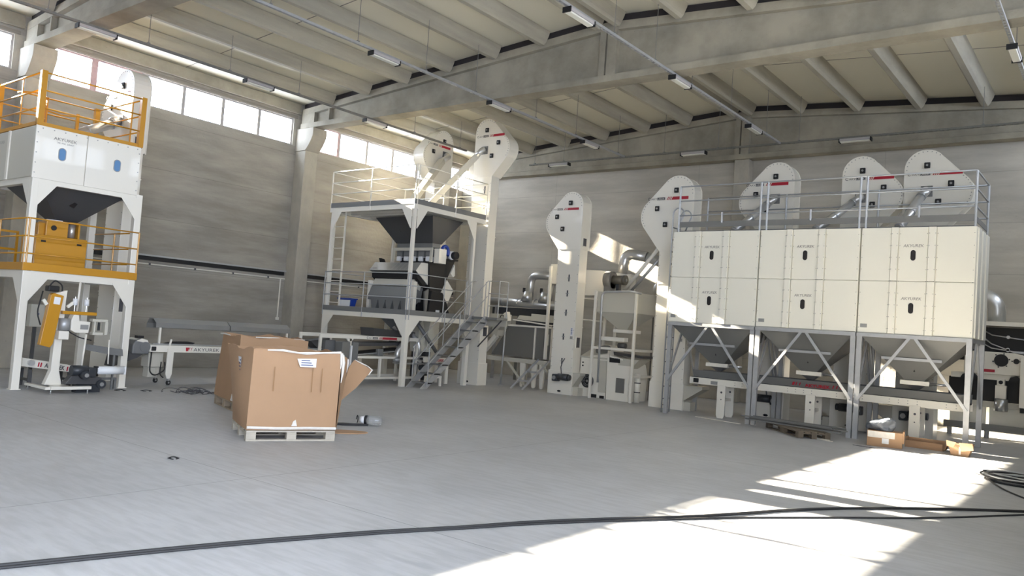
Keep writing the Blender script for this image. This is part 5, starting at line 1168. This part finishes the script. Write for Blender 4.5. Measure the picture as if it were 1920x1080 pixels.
mk('upper_hood', B().frust((-5.5, -4.6, 19.2, 19.8), 0.75, (-5.2, -4.8, 19.35, 19.65), 1.5), 'dkgrey', t)
mk('motor', B().cyl((-4.9, 18.95, 0.4), (1, 0, 0), 0.11, 0.4, 18), 'motor', t, smooth=True)
mk('foot', B().box(-5.65, -4.55, 19.15, 19.85, 0, 0.1), 'dkgrey', t)
# ================================================================ CARTONS ON PALLETS
def pallet(label, c, ang, L=1.15, W=1.05, mat='wood', h=0.13):
    t = thing('wooden_pallet', label, 'pallet', (c[0], c[1], 0))
    t.rotation_euler = (0, 0, ang); o = Vector((c[0], c[1], 0))
    def bx(n, x0, x1, y0, y1, z0, z1): mk(n, B().box(x0+o.x, x1+o.x, y0+o.y, y1+o.y, z0, z1), mat, t, bevel=0.004)
    for k in range(5):
        y = -W/2+k*(W-0.1)/4; bx('deck_board', -L/2, L/2, y, y+0.1, h-0.02, h)
    for y in (-W/2, -0.05, W/2-0.1):
        bx('bottom_board', -L/2, L/2, y, y+0.1, 0, 0.02)
        for x in (-L/2, -0.06, L/2-0.12): bx('block', x, x+0.12, y, y+0.1, 0.02, h-0.042)
    for x in (-L/2, -0.06, L/2-0.12): bx('cross_board', x, x+0.12, -W/2, W/2, h-0.042, h-0.02)
    return t
def octabox(label, c, ang, L, W, z0, H, top_pts, bulge=0.06, flip=None, seed=1):
    """open topped corrugated carton whose walls bulge and whose rim is torn"""
    rnd = random.Random(seed)
    t = thing('cardboard_carton', label, 'carton', (c[0], c[1], z0)); ca, sa = math.cos(ang), math.sin(ang)
    W2 = lambda u, v, z: (c[0]+ca*u-sa*v, c[1]+sa*u+ca*v, z)
    cor = [(-L/2, -W/2), (L/2, -W/2), (L/2, W/2), (-L/2, W/2)]
    names = ('front_wall', 'side_wall', 'back_wall', 'side_wall')
    for s in range(4):
        a, b_ = cor[s], cor[(s+1) % 4]; n = 14; m_ = 10
        nx, ny = (b_[1]-a[1]), -(b_[0]-a[0]); ln = math.hypot(nx, ny); nx /= ln; ny /= ln
        b = B(); vs = []
        for side in (0, 1):
            for j in range(m_+1):
                for i in range(n+1):
                    u = i/n; v = j/m_
                    flare = top_pts[s][0]*(1-u)+top_pts[s][1]*u
                    px = a[0]+(b_[0]-a[0])*u; py = a[1]+(b_[1]-a[1])*u
                    out = bulge*math.sin(math.pi*u)*math.sin(math.pi*min(1, v*0.9+.05))*top_pts[s][2]
                    k = 1+flare*(v**1.3 if top_pts[s][3] > 0 else math.sin(v*math.pi/2))
                    z = z0+H*v+(0.02*math.sin(u*9+s*2)+rnd.uniform(-.012, .012))*(v == 1)
                    off = -0.012*side
                    vs.append(W2(px*k+nx*(out+off), py*k+ny*(out+off), z))
        N = (n+1)*(m_+1); fs = []
        for j in range(m_):
            for i in range(n):
                q = (j*(n+1)+i, j*(n+1)+i+1, (j+1)*(n+1)+i+1, (j+1)*(n+1)+i)
                fs.append(q); fs.append(tuple(N+x for x in reversed(q)))
        for i in range(n):
            for j0 in (0, m_):
                q = (j0*(n+1)+i, j0*(n+1)+i+1); fs.append((q[0], q[1], N+q[1], N+q[0]))
        for j in range(m_):
            for i0 in (0, n):
                q = (j*(n+1)+i0, (j+1)*(n+1)+i0); fs.append((q[0], q[1], N+q[1], N+q[0]))
        b.add(vs, fs); mk(names[s], b, 'card', t)
    mk('bottom_sheet', B().add([W2(x*.97, y*.97, z) for z in (z0+.002, z0+.012) for x, y in cor], [(0, 1, 2, 3), (7, 6, 5, 4), (0, 1, 5, 4), (1, 2, 6, 5), (2, 3, 7, 6), (3, 0, 4, 7)]), 'cardin', t)
    return t, W2
# near carton: local u axis along its front face (facing the camera side), front wall = +X-ish side
A1 = math.radians(66)
c1 = (-8.72, 6.52)
pallet('pale pallet under the near open carton in the middle of the floor', c1, A1, 1.10, 1.05, 'woodgrey', h=0.13)
t1, F1 = octabox('large open torn carton bulging on a pale pallet, nearest to the camera', c1, A1, 1.10, 1.02, 0.135, 0.98,
                 [(-0.02, 0.02, 1.0, 1), (0.02, 0.0, 0.5, 1), (0.0, 0.22, 0.2, 1), (0.22, -0.02, 1.2, 1)], bulge=0.05, seed=3)
mk('shipping_label', B().quad(F1(0.02, -0.585, 0.93), F1(0.22, -0.580, 0.93), F1(0.22, -0.583, 1.04), F1(-0.02, -0.580, 1.03)), 'paper', t1)
for k in range(3): mk('print_line', B().quad(F1(0.03, -0.588, 0.95+.028*k), F1(0.18-.02*k, -0.586, 0.95+.028*k), F1(0.18-.02*k, -0.586, 0.96+.028*k), F1(0.03, -0.588, 0.96+.028*k)), 'navy', t1)
mk('torn_strip', B().tube([F1(-0.38, -0.53, 1.118), F1(-0.2, -0.54, 1.125), F1(0.0, -0.545, 1.10), F1(0.1, -0.545, 1.10), F1(0.3, -0.54, 1.115), F1(0.54, -0.53, 1.13)], [.008, .016, .012, .02, .012, .016], 6), 'torn', t1)
mk('torn_strip', B().tube([F1(0.57, -0.50, 1.10), F1(0.59, -0.50, 1.0), F1(0.59, -0.50, 0.85), F1(0.58, -0.50, 0.74)], [.024, .026, .014, .005], 6), 'torn', t1)
mk('torn_strip', B().tube([F1(0.555, -0.52, 1.12), F1(0.552, -0.535, 0.98), F1(0.55, -0.53, 0.92)], [.022, .014, .004], 6), 'torn', t1)
q = B()
q.tube([F1(-0.55, -0.535, 0.17), F1(-0.2, -0.54, 0.16), F1(0.2, -0.54, 0.165), F1(0.55, -0.535, 0.16)], 0.018, 6)
mk('torn_strip', q, 'torn', t1)
mk('torn_patch', B().prism([(-0.02, 0.19), (0.05, 0.19), (0.03, 0.27), (0.0, 0.25)], lambda u, v, d: F1(u, -0.552+d, v), 0, 0.003), 'torn', t1)
for u in (-0.29, 0.30, 0.18): mk('strap_mark', B().quad(F1(u, -0.583, 0.62), F1(u+.012, -0.583, 0.62), F1(u+.008, -0.583, 0.92), F1(u, -0.583, 0.92)), 'cardin', t1)
# folded-out side flap at the right
mk('torn_flap', B().prism([(7.68, 0.987), (7.816, 0.935), (8.02, 0.844), (7.955, 0.774), (7.743, 0.584), (7.586, 0.481), (7.46, 0.394), (7.483, 0.535), (7.592, 0.888)], PX(-8.75), 0, 0.012), 'card', t1)
mk('side_flap', B().add([(-8.03, 6.84, 1.10), (-8.30, 7.16, 1.04), (-8.33, 7.19, 0.88), (-8.32, 7.10, 0.47), (-8.06, 6.86, 0.14), (-8.04, 6.84, 1.10), (-8.045, 6.83, 1.10), (-8.315, 7.15, 1.04), (-8.345, 7.18, 0.88), (-8.335, 7.09, 0.47), (-8.075, 6.85, 0.14)],
    [(0, 1, 2, 3, 4), (10, 9, 8, 7, 6), (0, 6, 7, 1), (1, 7, 8, 2), (2, 8, 9, 3), (3, 9, 10, 4)]), 'card', t1)
mk('torn_strip', B().tube([(-8.74, 7.68, 0.99), (-8.74, 7.82, 0.935), (-8.74, 7.93, 0.90), (-8.74, 8.02, 0.845), (-8.74, 7.96, 0.775)], [.004, .010, .006, .014, .008], 6), 'torn', t1)
mk('torn_strip', B().tube([(-8.29, 7.16, 1.03), (-8.30, 7.17, 0.95), (-8.31, 7.17, 0.85)], [.012, .014, .004], 6), 'torn', t1)
# label on the left wall (local -u side)
L1 = lambda v, z: F1(-0.66, v, z)
mk('shipping_label', B().quad(F1(-0.612, -0.02, 0.80), F1(-0.612, -0.16, 0.80), F1(-0.622, -0.17, 1.0), F1(-0.634, -0.03, 1.0)), 'paper', t1)
for k in range(4): mk('print_line', B().quad(F1(-0.625, -0.06, 0.83+.04*k), F1(-0.620, -0.15, 0.83+.04*k), F1(-0.621, -0.15, 0.845+.04*k), F1(-0.627, -0.06, 0.845+.04*k)), 'navy', t1)
A2 = math.radians(-18)
c2 = (-11.35, 7.95)
pallet('reddish pallet under the rear open carton', c2, A2, 1.15, 1.1, 'wood', h=0.14)
t2, F2 = octabox('dark shaded open carton on a pallet, standing behind the nearer carton', c2, A2, 1.24, 1.1, 0.145, 1.02,
                 [(-0.10, -0.04, 0.3, 1), (-0.04, 0.0, 0.3, 1), (0, 0, 0.3, 1), (-0.02, -0.10, 0.3, 1)], bulge=0.04, seed=8)
mk('torn_strip', B().tube([F2(-0.5, -0.56, 1.17), F2(-0.2, -0.56, 1.175), F2(0.1, -0.56, 1.165)], [.006, .014, .006], 6), 'torn', t2)
mk('torn_strip', B().tube([F2(0.60, -0.3, 1.17), F2(0.60, 0.1, 1.175), F2(0.60, 0.5, 1.165)], [.008, .012, .006], 6), 'torn', t2)
mk('torn_patch', B().prism([(0.42, 0.16), (0.60, 0.16), (0.50, 0.27), (0.46, 0.20)], lambda u, v, d: F2(u, -0.565+d, v), 0, 0.003), 'torn', t2)
# ================================================================ THINGS ON THE FLOOR
def flat(name, label, cat, pts, z, h, mat, group=None):
    b = B().prism(pts, lambda u, v, d: (u, v, z+d), 0, h)
    o = mk(name, b, mat, origin=(sum(p[0] for p in pts)/len(pts), sum(p[1] for p in pts)/len(pts), 0)); return tag(o, label, cat, group)
def blob(cx, cy, rx, ry, ang, n=14, j=0.08, seed=2):
    r = random.Random(seed); out = []
    for k in range(n):
        a = 2*math.pi*k/n; s = 1+r.uniform(-j, j); x, y = rx*s*math.cos(a), ry*s*math.sin(a)
        out.append((cx+x*math.cos(ang)-y*math.sin(ang), cy+x*math.sin(ang)+y*math.cos(ang)))
    return out
flat('cardboard_scrap', 'flat oval cardboard scrap on the floor beside the near pallet', 'cardboard', blob(-8.55, 7.42, 0.30, 0.17, 0.9), 0.002, 0.014, 'card')
flat('film_scrap', 'small dark plastic film scrap left of the clear bottle', 'plastic scrap', blob(-9.1, 7.95, 0.22, 0.05, 0.9, j=0.4), 0.0, 0.03, 'black')
flat('film_scrap', 'thin dark strip on the floor behind the near carton', 'plastic scrap', blob(-9.9, 7.9, 0.18, 0.05, 0.9, j=0.3, seed=5), 0.0, 0.02, 'black')
t = thing('water_bottle', 'clear crushed plastic bottle lying on the open floor with a black band', 'bottle', (-8.95, 8.3, 0.06))
d = Vector((0.72, 0.45, 0)).normalized(); c0 = Vector((-9.0, 8.26, 0.075))
mk('body', B().tube([tuple(c0-d*0.02), tuple(c0+d*0.06), tuple(c0+d*0.18), tuple(c0+d*0.20)], [0.066, 0.07, 0.072, 0.05], 18), 'bottle', t, smooth=True)
mk('band', B().tube([tuple(c0-d*0.05), tuple(c0-d*0.01)], [0.068, 0.070], 18), 'black', t, smooth=True)
mk('neck', B().tube([tuple(c0-d*0.12), tuple(c0-d*0.05)], [0.045, 0.062], 18), 'paper', t, smooth=True)
mk('tape_ring', B().tube([tuple(c0-d*0.17+Vector((0, 0, .055*math.sin(a)))+Vector((-d.y, d.x, 0))*.04*math.cos(a)) for a in [math.pi*k/7 for k in range(-3, 8)]], 0.007, 6), 'black', t, smooth=True)
def ringwire(label, cx, cy, r, mat='black'):
    pts = [(cx+r*math.cos(a), cy+r*math.sin(a)*0.9, 0.006+0.004*math.sin(3*a)) for a in [math.pi*k/12 for k in range(23)]]
    o = mk('wire_ring', B().tube(pts, 0.006, 6), mat, origin=(cx, cy, 0), smooth=True); tag(o, label, 'wire'); return o
ringwire('small loop of bare wire alone on the left foreground floor', -7.82, 4.52, 0.055)
ringwire('wire loop lying just left of the strap pile near the casters', -14.0, 7.45, 0.10)
ringwire('wire loop lying farthest left of the strap pile', -14.15, 7.05, 0.10)
rnd = random.Random(4)
q = B()
for k in range(22):
    a0 = rnd.uniform(0, 6.3); r = rnd.uniform(0.08, 0.26); cx, cy = -13.55+rnd.uniform(-.15, .15), 8.05+rnd.uniform(-.25, .25); h = rnd.uniform(0.01, 0.08)
    q.tube([(cx+r*math.cos(a0+a), cy+r*math.sin(a0+a), 0.006+h*abs(math.sin(a*1.3))) for a in [0.25*j for j in range(12)]], 0.006, 5)
tag(mk('strapping_tangle', q, 'ink', origin=(-13.55, 8.05, 0)), 'tangled heap of dark strapping on the floor beside the packing conveyor', 'strapping', kind='stuff')
# cables
def cable(label, pts, r, seed=1):
    P_ = [Vector((p[0], p[1], r)) for p in pts]; out = []
    for i in range(len(P_)-1):
        p0 = P_[max(i-1, 0)]; p1 = P_[i]; p2 = P_[i+1]; p3 = P_[min(i+2, len(P_)-1)]
        for k in range(6):
            s = k/6; out.append(tuple(0.5*((2*p1)+(p2-p0)*s+(2*p0-5*p1+4*p2-p3)*s*s+(3*p1-p0-3*p2+p3)*s**3)))
    out.append(tuple(P_[-1]))
    o = mk('power_cable', B().tube(out, r, 8), 'rubber', origin=(pts[0][0], pts[0][1], 0), smooth=True); return tag(o, label, 'cable')
cable('thick black cable crossing the whole foreground floor, the longer one', [(-5.45, 0.9), (-5.242, 1.676), (-5.15, 1.964), (-4.956, 2.653), (-4.83, 3.076), (-4.701, 3.463), (-4.421, 4.197), (-4.132, 4.829), (-3.875, 5.472), (-3.518, 6.161), (-3.157, 6.80), (-2.846, 7.496), (-2.652, 7.964), (-2.214, 8.76), (-1.582, 9.642), (-0.887, 10.44), (-0.064, 11.326)], 0.014)
cable('thinner black cable parting from the thick one toward the right across the sunlit floor', [(-5.42, 0.9), (-5.215, 1.67), (-5.12, 1.964), (-4.925, 2.66), (-4.80, 3.08), (-4.67, 3.47), (-4.39, 4.21), (-4.10, 4.85), (-3.84, 5.45), (-3.483, 6.13), (-3.12, 6.76), (-2.78, 7.327), (-2.271, 8.049), (-1.72, 8.793), (-1.306, 9.457), (-0.869, 10.239), (-0.066, 11.517)], 0.009)
cable('thin black cable running from the coil toward the right wall', [(-1.55, 12.9), (-1.2, 11.9), (-0.7, 11.2), (0.2, 10.8)], 0.010)
t = thing('cable_coil', 'heap of coiled dark cable in the sunlit patch at the right edge', 'cable coil', (-1.1, 12.9, 0))
for k in range(9):
    r = 0.30+0.045*(k % 5); cx, cy = -1.12+rnd.uniform(-.08, .1), 12.95+rnd.uniform(-.1, .1)
    mk('cable_loop', B().tube([(cx+r*1.15*math.cos(a), cy+r*math.sin(a), 0.015+0.022*(k % 4)+0.012*math.sin(2*a+k)) for a in [math.pi*j/14 for j in range(29)]], 0.012, 6), 'rubber' if k % 3 else 'galv', t, smooth=True)
mk('cable_tail', B().tube([(-1.75, 13.55, 0.02), (-1.5, 13.2, 0.05), (-1.0, 12.8, 0.12), (-0.3, 12.2, 0.05)], 0.013, 6), 'galv', t, smooth=True)
mk('cable_tail', B().tube([(-1.8, 13.3, 0.02), (-1.45, 12.9, 0.08), (-1.0, 12.5, 0.10), (-0.4, 12.4, 0.03)], 0.012, 6), 'galv', t, smooth=True)
# steel bars on a low pallet in front of the middle bunker
pallet('low grey pallet under the loose steel bars before the middle bunker', (-4.98, 15.42), math.radians(-48), 1.5, 0.6, 'wooddark', h=0.12)
rb = random.Random(9)
for k in range(7):
    x0, y0 = -6.0+rb.uniform(-.15, .1), 15.85-0.1*k*0.6+rb.uniform(-.05, .05)
    x1, y1 = -4.0+rb.uniform(-.3, .1), 15.55-0.1*k*0.9
    o = mk('steel_bar', B().bar((x0, y0, 0.145+0.028*(k % 3)), (x1, y1, 0.15+0.028*(k % 3)), 0.035, 0.025), 'galvm', origin=(x0, y0, 0.13))
    tag(o, 'long grey steel bar lying across the low pallet under the middle bunker', 'steel bar', 'loose steel bars on the low pallet')
for k, (x0, y0, x1, y1) in enumerate(((-7.3, 16.0, -6.2, 15.7), (-4.6, 15.15, -4.25, 14.95), (-4.5, 14.98, -4.15, 14.8))):
    o = mk('white_strip', B().bar((x0, y0, 0.008), (x1, y1, 0.008), 0.04, 0.012), 'white', origin=(x0, y0, 0))
    tag(o, ('thin white strip on the floor in front of the left bunker', 'short white strip right of the low pallet, the rear one', 'short white strip right of the low pallet, the front one')[k], 'strip')
# cartons in front of the right bunker
t = thing('small_carton', 'closed brown shipping carton with a white label and a plastic bag on top', 'carton', (-3.4, 15.3, 0))
t.rotation_euler = (0, 0, 0.18)
def cb(n, *a, m='card', bv=0.004, p=t): return mk(n, B().box(*a), m, p, bevel=bv)
cb('box_body', -3.68, -3.12, 15.12, 15.46, 0.0, 0.27)
cb('side_flap', -3.12, -3.09, 15.12, 15.46, 0.09, 0.30)
cb('shipping_label', -3.44, -3.33, 15.113, 15.12, 0.06, 0.15, m='paper', bv=0)
cb('torn_print', -3.67, -3.24, 15.114, 15.12, 0.155, 0.262, m='torn', bv=0)
b = B(); pts = []
o = None
def crumple(name, label, c, r, mat, seed, squash=0.5):
    me = bpy.data.meshes.new(name); bm = bmesh.new(); bmesh.ops.create_icosphere(bm, subdivisions=4, radius=1)
    rr = random.Random(seed)
    dirs = [Vector((rr.uniform(-1, 1), rr.uniform(-1, 1), rr.uniform(-1, 1))).normalized() for _ in range(30)]
    for v in bm.verts:
        n = v.co.normalized(); s = 1+sum(0.30*max(0, n.dot(d))**14-0.22*max(0, n.dot(-d))**16 for d in dirs)
        v.co = Vector((n.x*r[0]*s, n.y*r[1]*s, max(-r[2]*squash, n.z*r[2]*s)))
    bm.to_mesh(me); bm.free(); me.materials.append(M[mat])
    o = bpy.data.objects.new(name, me); COL.objects.link(o); o.location = c; o['_o'] = tuple(c)
    return tag(o, label, 'plastic bag')
crumple('plastic_bag', 'crumpled clear plastic bag resting on the labelled brown carton', (-3.47, 15.28, 0.335), (0.22, 0.14, 0.12), 'plastic', 3)
t = thing('opened_carton', 'low flattened brown carton lying open on the floor behind the small carton', 'carton', (-2.9, 15.85, 0))
mk('base_sheet', B().box(-3.15, -2.55, 15.75, 16.0, 0, 0.012), 'cardin', t)
mk('front_wall', B().bar((-3.16, 15.74, 0.06), (-2.56, 15.72, 0.06), 0.012, 0.12), 'card', t)
mk('back_wall', B().bar((-3.16, 16.0, 0.08), (-2.56, 16.0, 0.08), 0.012, 0.16), 'card', t)
mk('end_wall', B().bar((-3.16, 15.74, 0.09), (-3.16, 16.0, 0.09), 0.012, 0.18), 'card', t)
mk('bent_flap', B().prism([(-2.56, 0.02), (-2.50, 0.13), (-2.42, 0.10), (-2.30, 0.0), (-2.33, 0.0), (-2.44, 0.08), (-2.50, 0.10), (-2.53, 0.02)], PY(15.76), 0, 0.22), 'card', t)
t = thing('torn_carton', 'small bright torn brown carton at the foot of the right bunker leg', 'carton', (-2.25, 15.5, 0))
mk('box_body', B().frust((-2.38, -2.12, 15.38, 15.6), 0.0, (-2.42, -2.06, 15.36, 15.62), 0.20), 'card', t)
mk('torn_flap', B().prism([(-2.44, 0.15), (-2.34, 0.13), (-2.3, 0.22), (-2.45, 0.24)], PY(15.34), 0, 0.01), 'card', t)
mk('torn_flap', B().prism([(-2.22, 0.08), (-2.04, 0.12), (-2.06, 0.23), (-2.26, 0.22)], PY(15.345), 0, 0.01), 'card', t)
mk('packing_tape', B().box(-2.26, -2.23, 15.365, 15.372, 0.02, 0.17), 'torn', t)
flat('film_scrap', 'thin dark scrap on the floor left of the labelled brown carton', 'plastic scrap', blob(-3.55, 14.75, 0.22, 0.03, -0.15, j=0.3, seed=6), 0.0, 0.008, 'ink')
flat('film_scrap', 'bright white paper scrap in the sunlit patch', 'paper scrap', blob(-2.75, 6.55, 0.06, 0.02, 0.5, j=0.3, seed=7), 0.0, 0.006, 'torn')
